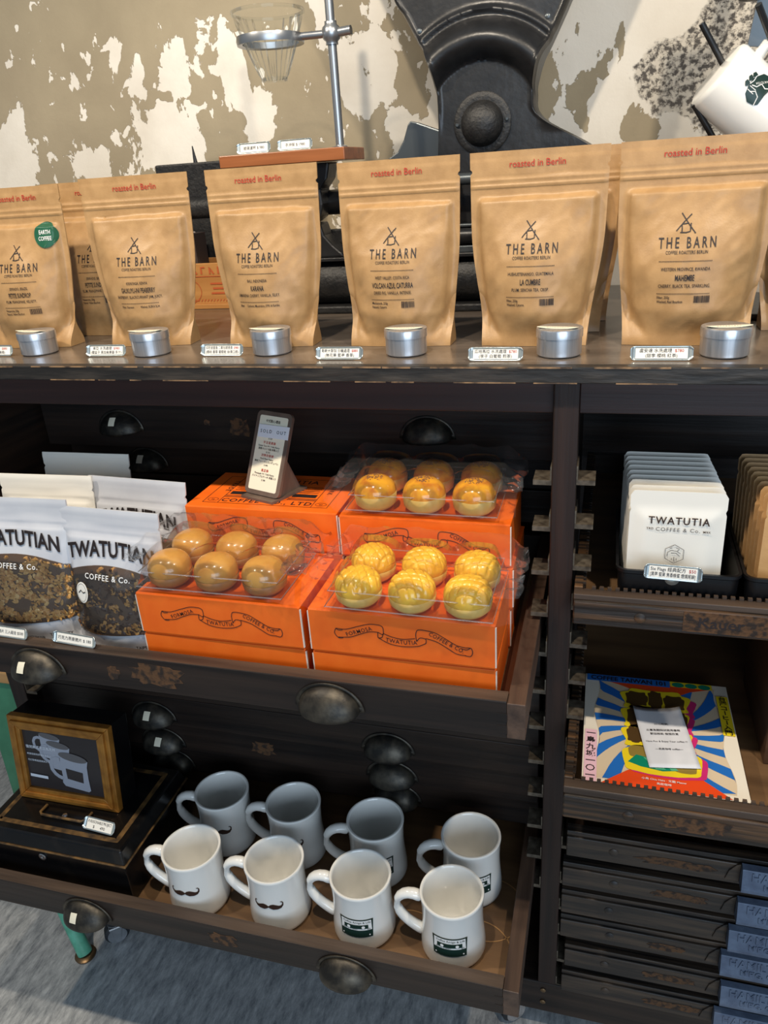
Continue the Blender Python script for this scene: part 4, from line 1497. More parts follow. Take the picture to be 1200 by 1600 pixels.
# ------------------------------------------------------------------ wrapped bun packs
def bun_mesh(kind):
    mb = MB()
    r, h = 0.0265, 0.0400

    def S(u, v):
        a = 2 * math.pi * u
        t = math.pi * v
        rr = math.sin(t)
        cz = -math.cos(t)
        rr = math.copysign(abs(rr) ** 0.72, rr)
        z = h / 2 + h / 2 * (cz if cz > 0 else max(-1, cz * 1.0))
        k = r
        if kind == 'pine' and v > 0.5:
            x0, y0 = rr * math.cos(a), rr * math.sin(a)
            q = 7.4
            c1 = abs(math.sin((x0 + 0.6 * y0) * q))
            c2 = abs(math.sin((x0 - 0.6 * y0) * q + 0.7))
            groove = math.exp(-(c1 / 0.32) ** 2) + math.exp(-(c2 / 0.32) ** 2)
            f = 0.0017 * min(1, groove) * sm(0.5, 0.62, v)
            k -= f
            z -= f * 0.8
        x_, y_ = k * rr * math.cos(a), k * rr * math.sin(a)
        x_ += 0.0007 * noise.noise(Vector((x_ * 60, y_ * 60, z * 60)))
        return (x_, y_, z)
    mb.grid(110 if kind == 'pine' else 36, 76 if kind == 'pine' else 24, S)
    return mb


BUNM = {}


def bun(kind, label, loc, grp, rz):
    t = thing('bun', label, 'bun', loc, (0, 0, rz), grp)
    if kind not in BUNM:
        o = bun_mesh(kind).build('crust', {'brown': 'bun_brown', 'pine': 'bun_pine', 'glaze': 'bun_glaze'}[kind], t, smooth=80)
        # paler baked underside
        m_ = MB()
        m_.lathe([(0.012, -0.0004), (0.0205, 0.001), (0.0256, 0.0065), (0.02695, 0.0150 if kind != 'glaze' else 0.0195), (0.0262, 0.0155 if kind != 'glaze' else 0.0205)], 36, cap1=False)
        o2 = m_.build('underside', {'brown': 'bun_base', 'pine': 'bun_pale', 'glaze': 'bun_pale'}[kind], t, smooth=80)
        parts = [o, o2]
        if kind == 'glaze':
            sd_ = MB()
            rr = random.Random(3)
            for i in range(60):
                a, q = rr.uniform(0, 6.28), 0.011 * math.sqrt(rr.random())
                c = Vector((q * math.cos(a), q * math.sin(a), 0.0402 - 9.0 * q * q))
                w = rr.uniform(0, 3.14)
                d = Vector((math.cos(w), math.sin(w), 0)) * 0.0011
                e = Vector((-d.y, d.x, 0)) * 0.55
                sd_.add([c - d - e, c + d - e * 0.4, c + d + e * 0.4, c - d + e, c + Vector((0, 0, 0.0009))], [(0, 1, 4), (1, 2, 4), (2, 3, 4), (3, 0, 4), (3, 2, 1, 0)])
            o3 = sd_.build('sesame', 'sesame', t)
            o3['kind'] = 'stuff'
            parts.append(o3)
        BUNM[kind] = parts
    else:
        for p in BUNM[kind]:
            c = p.copy()
            COL.objects.link(c)
            c.parent = t
    return t


def pack(label, kind, blabel, ends, grp, x, y, z, rz, seed):
    """clear clamshell of six buns inside a crumpled film sleeve"""
    t = thing('bun_pack', label, 'pastry pack', (x, y, z), (0, 0, rz), 'clear packs of six buns')
    w, d, h = 0.094, 0.058, 0.047
    sp = [(-0.0625, -0.029), (0.0, -0.029), (0.0625, -0.029), (-0.0625, 0.029), (0.0, 0.029), (0.0625, 0.029)]
    # tray
    m_ = MB()
    m_.grid(24, 16, lambda u, v: ((2 * u - 1) * w, (2 * v - 1) * d, 0.0012 + 0.006 * max(sm(0.88, 1.0, abs(2 * u - 1)), sm(0.84, 1.0, abs(2 * v - 1)))))
    m_.build('tray', 'clear_shell', t, smooth=60)
    # domed lid
    def lid(u, v):
        X, Y = (2 * u - 1) * w, (2 * v - 1) * d
        e = min(1.0, min(w - abs(X), d - abs(Y)) / 0.014)
        base = 0.0075 + (h - 0.012) * sm(0.0, 1.0, e) ** 0.7
        bmp = 0.0
        for (a, b_) in sp:
            q = math.hypot(X - a, Y - b_) / 0.031
            if q < 1:
                bmp = max(bmp, math.sqrt(1 - q * q))
        return (X, Y, base + 0.0085 * bmp * sm(0, 1, e))
    m_ = MB()
    m_.grid(66, 42, lid)
    m_.build('lid', 'clear_shell', t, smooth=35)
    # visible moulded edges of the clamshell
    for z_, o_, nm_ in ((0.0075, 0.0, 'flange'), (0.026, 0.004, 'lid_ridge')):
        ww, dd = w - o_, d - o_
        MB().tube([(-ww, -dd, z_), (ww, -dd, z_), (ww, dd, z_), (-ww, dd, z_)], 0.0007, 6, closed=True).build(nm_, 'clear_edge', t, smooth=60)
    # film sleeve: sagging top sheet, draped front, flared side tails
    def film(u, v):
        X = (2 * u - 1) * 0.117
        tail = sm(w, 0.117, abs(X))
        Y = (2 * v - 1) * (d + 0.006 + 0.010 * tail)
        nz = noise.noise(Vector((X * 34 + seed * 9, Y * 34, seed)))
        n2 = noise.noise(Vector((X * 90 + Y * 60 + seed, Y * 40 - X * 30, seed * 2)))
        top = 0.0575 + 0.004 * nz + 0.0025 * abs(n2)
        e = max(0.0, (abs(2 * v - 1) - 0.78) / 0.22)
        zz = top * (1 - 0.88 * e ** 1.4)
        zz = zz * (1 - 0.55 * tail) + tail * (0.006 + 0.012 * nz + 0.012 * (abs(X) - w) / 0.034)
        return (X, Y + 0.004 * n2 * e, max(0.003, zz))
    m_ = MB()
    m_.grid(84, 46, film)
    m_.build('film_sleeve', 'clear_film', t, smooth=22)
    # gathered tails of the sleeve, fanning out at both ends
    for sgn in (-1, 1):
        def tail(u, v, sgn=sgn):
            X = sgn * (0.090 + 0.029 * u)
            Y = (2 * v - 1) * (d - 0.004) * (1 - 0.35 * u)
            fold = math.sin(v * 26 + seed * 2 + sgn) * 0.0055 * u + 0.006 * u * noise.noise(Vector((v * 9 + seed, u * 4, sgn * 3.0)))
            return (X + 0.006 * noise.noise(Vector((v * 7, u * 3, seed * 2.0 + sgn))), Y, max(0.0025, 0.040 - 0.020 * u + fold + 0.014 * u * u))
        m_ = MB()
        m_.grid(14, 60, tail)
        m_.build('film_tail', 'clear_tail', t, smooth=25)
    c, s_ = math.cos(rz), math.sin(rz)
    for i, (a, b_) in enumerate(sp):
        bun(kind, '%s, %s row, %s' % (blabel, 'front' if i < 3 else 'rear', (ends[0], 'in the middle', ends[1])[i % 3]), (x + a * c - b_ * s_, y + a * s_ + b_ * c, z + 0.0022), grp, i * 1.1)
    return t


pack('clear wrapped pack of six smooth brown buns', 'brown', 'smooth shiny brown bun', ('nearest the granola pouches', 'nearest the lattice buns'), 'smooth brown buns', -0.437, 0.752, TOP2 + g, R_(0), 1)
pack('clear wrapped pack of six yellow lattice-topped buns', 'pine', 'yellow bun with lattice-scored crust', ('nearest the brown buns', 'nearest the cabinet post'), 'lattice buns', -0.193, 0.744, TOP2 + g, R_(-1), 2)
pack('clear wrapped pack of six egg-glazed buns on the rear box stack', 'glaze', 'egg-glazed golden bun with sesame top', ('nearest the SOLD OUT sign', 'nearest the cabinet post'), 'glazed buns', -0.208, 0.880, TOP3 + g, R_(0), 3)

# ------------------------------------------------------------------ SOLD OUT sign
sg = thing('menu_sign', 'small dark wooden menu sign with a SOLD OUT slip on the rear orange box', 'sign', (-0.432, 0.861, TOP3 + g), (0, 0, R_(-19)))
tilt = Matrix.Rotation(R_(-25), 4, 'X')


def rrect(w, h, r, n=6):
    pts = []
    for cx, cy, a0 in ((w / 2 - r, h / 2 - r, 0), (-w / 2 + r, h / 2 - r, 90), (-w / 2 + r, -h / 2 + r, 180), (w / 2 - r, -h / 2 + r, 270)):
        for k in range(n + 1):
            a = R_(a0 + 90 * k / n)
            pts.append((cx + r * math.cos(a), cy + r * math.sin(a)))
    return pts


m = MB()
m.M = Matrix.Translation((0, 0, 0.0035)) @ tilt
m.prism([(a, b_ + 0.056) for a, b_ in rrect(0.061, 0.112, 0.007)], lambda a, b_: (a, -0.003, b_), lambda a, b_: (a, 0.002, b_))
bd = m.build('board', 'sign_board', sg, bevel=0.0006)
m = MB()
m.M = Matrix.Translation((0, 0, 0.0035)) @ tilt
m.prism([(a, b_ + 0.056) for a, b_ in rrect(0.049, 0.100, 0.0025)], lambda a, b_: (a, -0.0034, b_), lambda a, b_: (a, -0.0029, b_))
pp = m.build('menu_card', 'cream_paper', bd)
m = MB()
MT = Matrix.Translation((0, 0, 0.0035)) @ tilt
fn = lambda a, b_: MT @ Vector((a, -0.0038, b_))
for s, z_, sz in (('中式點心禮盒', 0.0975, 0.0034), ('$ 520', 0.075, 0.0024), ('Sweet Taro W / Yolk Pastry', 0.0645, 0.0026), ('蛋黃タロイモ餡 卵黃入り', 0.0605, 0.0026), ('$ 510', 0.0565, 0.0024),
                 ('Pork Floss Pastry', 0.0475, 0.0026), ('豬肉フレークとロンデュベレ', 0.0435, 0.0026), ('$ 490', 0.0393, 0.0024),
                 ('Pineapple W / Yolk Pastry', 0.0275, 0.0026), ('パイナップルケーキ 卵黃入り', 0.0235, 0.0026), ('$ 380', 0.0192, 0.0024)):
    m.text(s, sz * 1.25, fn, 0, z_, bold=0.01)
m.build('menu_print', 'black_ink', pp)
m = MB()
for s, z_ in (('芋泥蛋黃酥', 0.0688), ('滷豬肉酥餅', 0.0518), ('鳳凰酥', 0.0318)):
    m.text(s, 0.004, fn, 0, z_, bold=0.01, space=1.25)
m.build('menu_red_print', 'red_ink', pp)
m = MB()
m.M = MT @ Matrix.Translation((0.004, -0.0046, 0.0855)) @ Matrix.Rotation(R_(-1.5), 4, 'Y')
m.box(-0.0265, 0.0265, -0.0004, 0.0004, -0.0085, 0.0085)
sl_ = m.build('sold_out_slip', 'gray_paper', bd)
m = MB()
MS = MT @ Matrix.Translation((0.004, -0.0053, 0.0855)) @ Matrix.Rotation(R_(-1.5), 4, 'Y')
m.text('SOLD  OUT', 0.0062, lambda a, b_: MS @ Vector((a, 0, b_)), 0, -0.0022, space=1.5, bold=0.006)
m.build('slip_lettering', 'black_ink', sl_)
MB().hexa([(-0.028, -0.012, 0), (0.028, -0.012, 0), (0.034, 0.052, 0), (-0.022, 0.052, 0)],
          [(-0.028, -0.012, 0.0035), (0.028, -0.012, 0.0035), (0.034, 0.052, 0.0035), (-0.022, 0.052, 0.0035)]).build('foot', 'sign_board', sg)
m = MB()
m.prism([(0.006, 0.0035), (0.048, 0.0035), (0.0275, 0.048)], lambda a, b_: (0.022, a, b_), lambda a, b_: (0.026, a, b_))
m.build('brace', 'sign_board', sg)


# ------------------------------------------------------------------ granola pouches
def pouch(label, x, y, rz, H, W, kind, seed, lean=0.02, front=True, dz=0.0, ivory=False):
    sh = BagShape(W, W * 0.93, H, 0.021, seed, lean=lean, zip0=0.845, full=0.84, wr=0.55, inset=0.93, fold=False)
    b = thing('granola_pouch', label, 'pouch', (x, y, DF + g + dz), (0, 0, rz), 'white granola pouches')
    sh.mesh(36, 60).build('pouch', 'pouch_ivory' if ivory else 'pouch_white', b, smooth=70)
    if not front:
        return b
    hw = W / 2

    def zt(u):
        return H * (0.655 - 0.075 * u * u)

    def zb(u):
        return H * (0.20 - 0.0 * u * u + 0.035 * u)

    def win(u, v, e):
        U = 2 * u - 1
        z = zb(U) + (zt(U) - zb(U)) * v
        xx = U * sh.hw(z / H) * 0.955
        return (xx, sh.front(xx, z) - e, z)
    m_ = MB()
    m_.grid(30, 20, lambda u, v: win(u, v, 0.0007))
    wo = m_.build('window', 'pouch_inside', b, smooth=70)
    rr = random.Random(seed)
    for nm, mt, n, big in (('granola_flakes', 'granola' if kind == 'oat' else 'granola_dark', 900, 1.0), ('oat_flakes', 'granola_pale' if kind == 'oat' else 'granola', 420, 1.1)):
        fl = MB()
        for i in range(n):
            u, v = rr.random(), rr.random()
            cl = noise.noise(Vector((u * 5 + seed, v * 5, 2.0)))
            if cl < (-0.12 if kind == 'oat' else 0.02) and rr.random() < 0.9:
                continue
            p = Vector(win(0.03 + 0.94 * u, 0.04 + 0.92 * v, 0.0012))
            s = rr.uniform(0.0022, 0.0050) * big
            q = Matrix.Rotation(rr.uniform(0, 6.28), 3, 'Y') @ Matrix.Rotation(rr.uniform(-0.6, 0.6), 3, 'X') @ Matrix.Rotation(rr.uniform(-0.6, 0.6), 3, 'Z')
            vs = []
            for k in range(6):
                a = math.pi * k / 3
                vs.append(p + q @ Vector((s * math.cos(a), -0.0002, 0.62 * s * math.sin(a))))
            vs.append(p + q @ Vector((0, -0.0016 * big, 0)))
            fl.add(vs, [(k, (k + 1) % 6, 6) for k in range(6)])
        fo = fl.build(nm, mt, wo, smooth=60)
        fo['kind'] = 'stuff'
    m_ = MB()
    m_.grid(30, 20, lambda u, v: win(u, v, 0.0042 * math.sin(math.pi * min(1, max(0, u))) ** 0.3 * math.sin(math.pi * v) ** 0.3 + 0.0008))
    m_.build('window_film', 'window_film', wo, smooth=70)
    k = MB()
    fn_ = sh.on(0.0016)
    k.text('TWATUTIAN', 0.0275, lambda a, b_: fn_(a, b_ - 0.011 * (a / hw) ** 2), 0.0, H * 0.712, sx=0.78, bold=0.030, space=1.03)
    k.build('black_lettering', 'black_ink', b)
    k = MB()
    k.text('TAIPEI CITY', 0.0062, fn_, W * 0.30, H * 0.115, sx=0.95, bold=0.02, rot=R_(3))
    k.text('DADAOCHENG', 0.0062, fn_, W * 0.30, H * 0.070, sx=0.95, bold=0.02, rot=R_(3))
    k.text('大稻埕咖啡', 0.0085, fn_, W * 0.02, H * 0.075, bold=0.01)
    k.build('address_lettering', 'black_ink', b)
    k = MB()
    f5 = sh.on(0.0060)
    k.text('COFFEE & Co.', 0.0098, f5, 0.0, H * 0.575, bold=0.012, space=1.15)
    k.build('white_lettering', 'white_ink', wo)
    if kind != 'oat':
        k = MB()
        k.poly([(-0.040 + 0.0105 * math.cos(t * 0.2618), H * 0.475 + 0.0135 * math.sin(t * 0.2618)) for t in range(24)], sh.on(0.0055), sub=0.006)
        bg = k.build('badge', 'pouch_ivory', wo)
        k = MB()
        f6 = sh.on(0.0060)
        k.stroke([(-0.046, H * 0.47), (-0.042, H * 0.49), (-0.038, H * 0.475), (-0.034, H * 0.485)], 0.0014, f6)
        k.stroke([(-0.0405 + 0.0085 * math.cos(t * 0.3), H * 0.475 + 0.0115 * math.sin(t * 0.3)) for t in range(21)], 0.0004, f6, closed=True)
        k.build('badge_drawing', 'black_ink', bg)
    return b


pouch('white granola pouch with golden oat clusters in its window, beside the dark granola one', -0.728, 0.726, R_(2), 0.208, 0.160, 'oat', 1)
pouch('white granola pouch with dark chocolate clusters, leaning beside the orange boxes', -0.588, 0.722, R_(-3), 0.200, 0.148, 'choc', 2, lean=0.022)
pouch('white granola pouch standing behind the dark chocolate granola pouch', -0.612, 0.815, R_(-4), 0.200, 0.158, 'choc', 3, lean=0.03)
pouch('plain ivory pouch back with zip ridges, behind the golden oat granola pouch', -0.752, 0.810, R_(2), 0.202, 0.150, 'oat', 4, lean=0.03, front=False, ivory=True)
pouch('rear ivory pouch standing tallest behind the other granola pouches', -0.742, 0.890, R_(1), 0.206, 0.148, 'oat', 5, lean=0.03, front=False, ivory=True)
price_label('price label leaning at the golden oat granola pouch', (-0.728, 0.676, 0.7792), (R_(-20), R_(2), R_(0)), ('燕麥脆片 三入組合 $500',), wd=0.052, ht=0.0125)
price_label('price label leaning at the dark chocolate granola pouch', (-0.627, 0.676, 0.7792), (R_(-20), R_(2), R_(-2)), ('巧克力燕麥脆片 $ 180',), wd=0.055, ht=0.0125)

# ------------------------------------------------------------------ mugs
LF = 0.3266    # floor of the mug drawer


def diner_prof():
    # outer profile from base to rim, then the inside
    out = [(0.0, 0.0), (0.036, 0.0), (0.0395, 0.0012), (0.0420, 0.005), (0.0427, 0.010), (0.0421, 0.022), (0.0406, 0.038), (0.0396, 0.052), (0.0395, 0.068), (0.0403, 0.084), (0.0414, 0.0945)]
    rim = [(0.0417, 0.0965), (0.0410, 0.0982), (0.0394, 0.0986), (0.0379, 0.0976)]
    inn = [(0.0372, 0.094), (0.0352, 0.080), (0.0336, 0.062), (0.0334, 0.045), (0.0338, 0.028), (0.0325, 0.018), (0.028, 0.0125), (0.018, 0.0105), (0.0, 0.010)]
    return out + rim + inn


def out_r(z):
    p = diner_prof()[1:11]
    for (r0, z0), (r1, z1) in zip(p[:-1], p[1:]):
        if z0 <= z <= z1:
            return r0 + (r1 - r0) * (z - z0) / max(1e-6, z1 - z0)
    return 0.042


mug_parts = {}


def mug(label, x, y, rz, kind, sc=1.03):
    t = thing('diner_mug', label, 'mug', (x, y, LF + g), (0, 0, rz), 'white diner mugs')
    t.scale = (sc, sc, sc)
    if 'body' not in mug_parts:
        mug_parts['body'] = MB().lathe(diner_prof(), 64, cap0=False, cap1=False).build('body', 'ceramic', t, smooth=50)
        h = [(-0.038, 0, 0.080), (-0.050, 0, 0.087), (-0.064, 0, 0.085), (-0.073, 0, 0.074), (-0.074, 0, 0.059), (-0.067, 0, 0.044), (-0.056, 0, 0.032), (-0.045, 0, 0.024), (-0.038, 0, 0.022)]
        mug_parts['handle'] = MB().tube(h, 0.006, 14, taper=[0.0085, 0.0076, 0.0072, 0.007, 0.007, 0.007, 0.0072, 0.0078, 0.009]).build('handle', 'ceramic', t, smooth=60)
        md = mug_parts['handle'].modifiers.new('sub', 'SUBSURF')
        md.levels = md.render_levels = 1
    else:
        for k in ('body', 'handle'):
            c = mug_parts[k].copy()
            COL.objects.link(c)
            c.parent = t

    def f(e):
        def g_(a, z):
            r = out_r(z) + e
            th = -math.pi / 2 + a / 0.040
            return (r * math.cos(th), r * math.sin(th), z)
        return g_
    if kind not in mug_parts:
        if kind == 'moustache':
            k = MB()
            half = [(0.0, 0.001), (0.003, 0.0035), (0.007, 0.0042), (0.011, 0.0028), (0.0145, 0.0012), (0.0175, 0.0015), (0.0192, 0.004), (0.0186, 0.0066), (0.0165, 0.0068), (0.0168, 0.0078), (0.0192, 0.0078),
                    (0.0208, 0.0052), (0.0204, 0.0010), (0.0175, -0.0026), (0.0125, -0.0040), (0.006, -0.0040), (0.002, -0.0022), (0.0, -0.0008)]
            fz = f(0.0006)
            for s in (1, -1):
                # narrow vertical slices follow the round side
                k.poly([(s * a, 0.053 + b_ * 1.1) for a, b_ in half], fz, sub=0.0025)
            mug_parts[kind] = [k.build('moustache', 'brown_ink', t)]
        else:
            k = MB()
            fz = f(0.0006)
            w, h_ = 0.0235, 0.0150
            k.grid(16, 6, lambda u, v: fz((2 * u - 1) * (w - 0.0025 * (1 - v)), 0.045 + (2 * v - 1) * h_))
            base = k.build('cassette_print', 'green_ink', t)
            k = MB()
            fz = f(0.0010)
            k.grid(14, 3, lambda u, v: fz((2 * u - 1) * (w - 0.0030), 0.0503 + (2 * v - 1) * 0.0082))
            k.build('cassette_label', 'white_ink', base)
            k = MB()
            fz = f(0.0014)
            k.text('Coffee Amigo & Life', 0.0047, fz, 0.001, 0.0540, sx=0.95)
            k.grid(12, 2, lambda u, v: fz((2 * u - 1) * 0.0160, 0.0482 + (2 * v - 1) * 0.0032))
            k.text('SIDE A  STEREO', 0.0028, fz, -0.008, 0.0430)
            k.text('60', 0.0040, fz, 0.0165, 0.0428)
            k.build('cassette_lettering', 'green_ink', base)
            k = MB()
            fz = f(0.0018)
            for s in (-1, 1):
                k.poly([(s * 0.0095 + 0.0022 * math.cos(a * 0.5236), 0.0480 + 0.0022 * math.sin(a * 0.5236)) for a in range(12)], fz)
                k.poly([(s * 0.0170 + 0.0010 * math.cos(a * 0.7854), 0.0350 + 0.0012 * math.sin(a * 0.7854)) for a in range(8)], fz)
            k.build('cassette_reels', 'white_ink', base)
            mug_parts[kind] = [base]
    else:
        for p in mug_parts[kind]:
            copy_tree(p, t)
    return t


MUGS = (('front white mug with a brown moustache, beside the black cash box', -0.541, 0.700, 6, 'moustache'),
        ('front white mug with a brown moustache, next to the cassette mugs', -0.414, 0.706, 5, 'moustache'),
        ('front white mug with a cassette print, next to the moustache mugs', -0.287, 0.708, 4, 'cassette'),
        ('front white mug with a cassette print, at the drawer\'s bare corner', -0.160, 0.708, 5, 'cassette'),
        ('rear white mug with a moustache, nearest the framed mug picture', -0.548, 0.812, 10, 'moustache'),
        ('rear white mug behind the second moustache mug, print hidden', -0.427, 0.812, 8, 'moustache'),
        ('rear white mug behind the first cassette mug, print edge showing', -0.294, 0.806, 18, 'cassette'),
        ('rear white mug with cassette edge, half in sunlight by the ring stain', -0.151, 0.806, 18, 'cassette'))
for lb, x, y, rz, kd in MUGS:
    mug(lb, x, y, R_(rz), kd)
m = MB()
for cx, cy, rr in ((-0.122, 0.772, 0.052), (-0.13, 0.70, 0.050), (-0.225, 0.695, 0.05)):
    m.stroke([(cx + rr * math.cos(t * 0.1), cy + rr * math.sin(t * 0.1)) for t in range(63)], 0.0016, lambda a, b_: (a, b_, LF + 0.0002), closed=True)
m.build('ring_stains', 'ring_stain', low)['kind'] = 'stuff'

# ------------------------------------------------------------------ cash box, frame
cbx = thing('cash_box', 'black lacquered metal cash box with brown line border in the mug drawer', 'cash box', (-0.757, 0.752, LF + g))
MB().box(-0.122, 0.122, -0.086, 0.088, 0, 0.079).build('body', 'black_lacquer', cbx, bevel=0.002)
MB().hexa([(-0.126, -0.090, 0.079), (0.126, -0.090, 0.079), (0.126, 0.092, 0.079), (-0.126, 0.092, 0.079)],
          [(-0.120, -0.084, 0.103), (0.120, -0.084, 0.103), (0.120, 0.086, 0.103), (-0.120, 0.086, 0.103)]).build('lid', 'black_lacquer', cbx, bevel=0.003)
MB().box(-0.1275, 0.1275, -0.0915, 0.0935, 0.0775, 0.0800).build('lid_rim', 'brass_line', cbx, bevel=0.0008)
m = MB()
fz = lambda a, b_: (a, b_, 0.1033)
m.stroke([(-0.104, -0.068), (0.104, -0.068), (0.104, 0.070), (-0.104, 0.070)], 0.008, fz, closed=True)
m.build('painted_border', 'brass_line', cbx)
m = MB()
m.M = Matrix.Translation((-0.022, -0.0865, 0.063)) @ Matrix.Rotation(R_(90), 4, 'X')
m.lathe([(0.0062, 0), (0.0062, 0.0015), (0.0045, 0.0022), (0.002, 0.0016), (0.0, 0.0008)], 20, cap1=False)
m.build('lock', 'chrome', cbx, smooth=40)
hdl = MB().tube([(-0.045, -0.030, 0.106), (-0.045, -0.046, 0.107), (-0.040, -0.050, 0.107), (0.030, -0.050, 0.107), (0.036, -0.046, 0.107), (0.036, -0.030, 0.106)], 0.0022, 8).build('carry_handle', 'brass_line', cbx, smooth=50)
m = MB()
m.M = Matrix.Translation((-0.005, -0.042, 0.1032))
m.lathe([(0.0045, 0), (0.004, 0.0015), (0.0, 0.0022)], 12, cap1=False)
m.build('rivet', 'chrome', cbx, smooth=50)

BT = LF + g + 0.1033
fr = thing('framed_picture', 'gold-framed picture of three white mugs standing on the black cash box', 'framed picture', (-0.770, 0.731, BT + 0.0004), (R_(-8), 0, R_(0.5)))
FW, FH = 0.179, 0.146
m = MB()
for i, (a, y0) in enumerate(((0.0, 0.0), (0.007, -0.004), (0.014, -0.0015))):
    b_ = a + 0.0075
    y1 = 0.012
    x0, x1, z0, z1 = -FW / 2 + a, FW / 2 - a, a, FH - a
    X0, X1, Z0, Z1 = -FW / 2 + b_, FW / 2 - b_, b_, FH - b_
    for pts in (((x0, z0), (x1, z0), (X1, Z0), (X0, Z0)), ((x1, z0), (x1, z1), (X1, Z1), (X1, Z0)), ((x1, z1), (x0, z1), (X0, Z1), (X1, Z1)), ((x0, z1), (x0, z0), (X0, Z0), (X0, Z1))):
        m.prism(pts, lambda a_, c_, y0=y0: (a_, y0, c_), lambda a_, c_: (a_, 0.012, c_))
m.build('moulding', 'gold_wood', fr, bevel=0.0012)
MB().box(-FW / 2 + 0.001, FW / 2 - 0.001, 0.012, 0.050, 0.001, FH - 0.001).build('box_back', 'black_lacquer', fr, bevel=0.001)
pic = MB().box(-FW / 2 + 0.020, FW / 2 - 0.020, 0.0035, 0.0045, 0.020, FH - 0.020).build('picture', 'picture', fr)


def pm(cx, cz, s, e):
    fz = lambda a, b_: (cx + a * s, 0.0033 - e, cz + b_ * s)
    b1 = MB()
    b1.poly([(-0.5, 0.55), (-0.47, 0.2), (-0.45, -0.2), (-0.48, -0.45), (-0.40, -0.56), (0.42, -0.66), (0.50, -0.60), (0.47, -0.2), (0.47, 0.2), (0.52, 0.42)], fz)
    b1.stroke([(-0.46, 0.36), (-0.60, 0.38), (-0.74, 0.32), (-0.82, 0.16), (-0.80, -0.03), (-0.70, -0.17), (-0.58, -0.25), (-0.46, -0.29)], 0.13, fz, sub=0.05)
    b1.build('drawn_mug', 'picture_mug', pic)
    b2 = MB()
    f2 = lambda a, b_: (cx + a * s, 0.0031 - e, cz + b_ * s)
    b2.poly([(0.5 * math.cos(t * 0.2618), 0.49 - 0.06 * math.cos(t * 0.2618) + 0.14 * math.sin(t * 0.2618)) for t in range(24)], f2)
    b2.build('drawn_mug_opening', 'picture_mug_dark', pic)


pm(-0.020, 0.098, 0.036, 0.0)
pm(-0.006, 0.083, 0.040, 0.0004)
pm(0.018, 0.060, 0.050, 0.0008)
m = MB()
fz = lambda a, b_: (a, 0.0020, b_)
m.poly([(0.004, 0.046), (0.032, 0.042), (0.033, 0.060), (0.003, 0.064)], fz)
m.build('drawn_cassette', 'picture', pic)
m = MB()
fz = lambda a, b_: (a, 0.0020, b_)
m.text('復刻美式老派馬克杯', 0.006, fz, -0.064, 0.092, align='L', bold=0.01)
m.text('典雅弧線與厚實杯身設計', 0.004, fz, -0.064, 0.080, align='L')
m.text('可訂製專屬圖案與文字', 0.004, fz, -0.064, 0.069, align='L')
m.poly([(-0.064, 0.0405), (-0.032, 0.0395), (-0.032, 0.0445), (-0.064, 0.0455)], fz)
m.build('picture_lettering', 'gray_paper', pic)
price_label('price label lying on the black cash box lid before the picture', (-0.690, 0.692, BT + 0.0008), (R_(-42), 0, R_(-4)), ('A REASONABLE PROJECT', '$      490'), wd=0.047, ht=0.016, tab=False)

# ------------------------------------------------------------------ packets in bins
PF = 0.8083   # floor of the packet case


def bin_(label, x0, x1, y0=0.817, y1=0.995):
    t = thing('packet_bin', label, 'bin', ((x0 + x1) / 2, y0, PF + g), (0, 0, 0), 'black packet bins')
    w, d, h = (x1 - x0) / 2, y1 - y0, 0.058
    r = 0.012

    def ring(o, z):
        return [(a, b_ + d / 2, z) for a, b_ in rrect(2 * w - 2 * o, d - 2 * o, max(0.002, r - o))]
    m_ = MB()
    rings = [ring(0.006, 0.0), ring(0.002, 0.030), ring(0.001, h - 0.006), ring(-0.0012, h - 0.004), ring(-0.0012, h), ring(0.0022, h), ring(0.0042, 0.004)]
    n = len(rings[0])
    vs = [p for q in rings for p in q]
    fs = [(i * n + k, i * n + (k + 1) % n, (i + 1) * n + (k + 1) % n, (i + 1) * n + k) for i in range(len(rings) - 1) for k in range(n)]
    fs.append(tuple(range(n))[::-1])
    fs.append(tuple((len(rings) - 1) * n + k for k in range(n)))
    m_.add(vs, fs)
    m_.build('tub', 'black_plastic', t, smooth=40)
    return t


bin_('black plastic bin holding white drip bag packets', 0.024, 0.157)
bin_('black plastic bin holding kraft drip bag packets', 0.1605, 0.2935)
MB_PK = {}


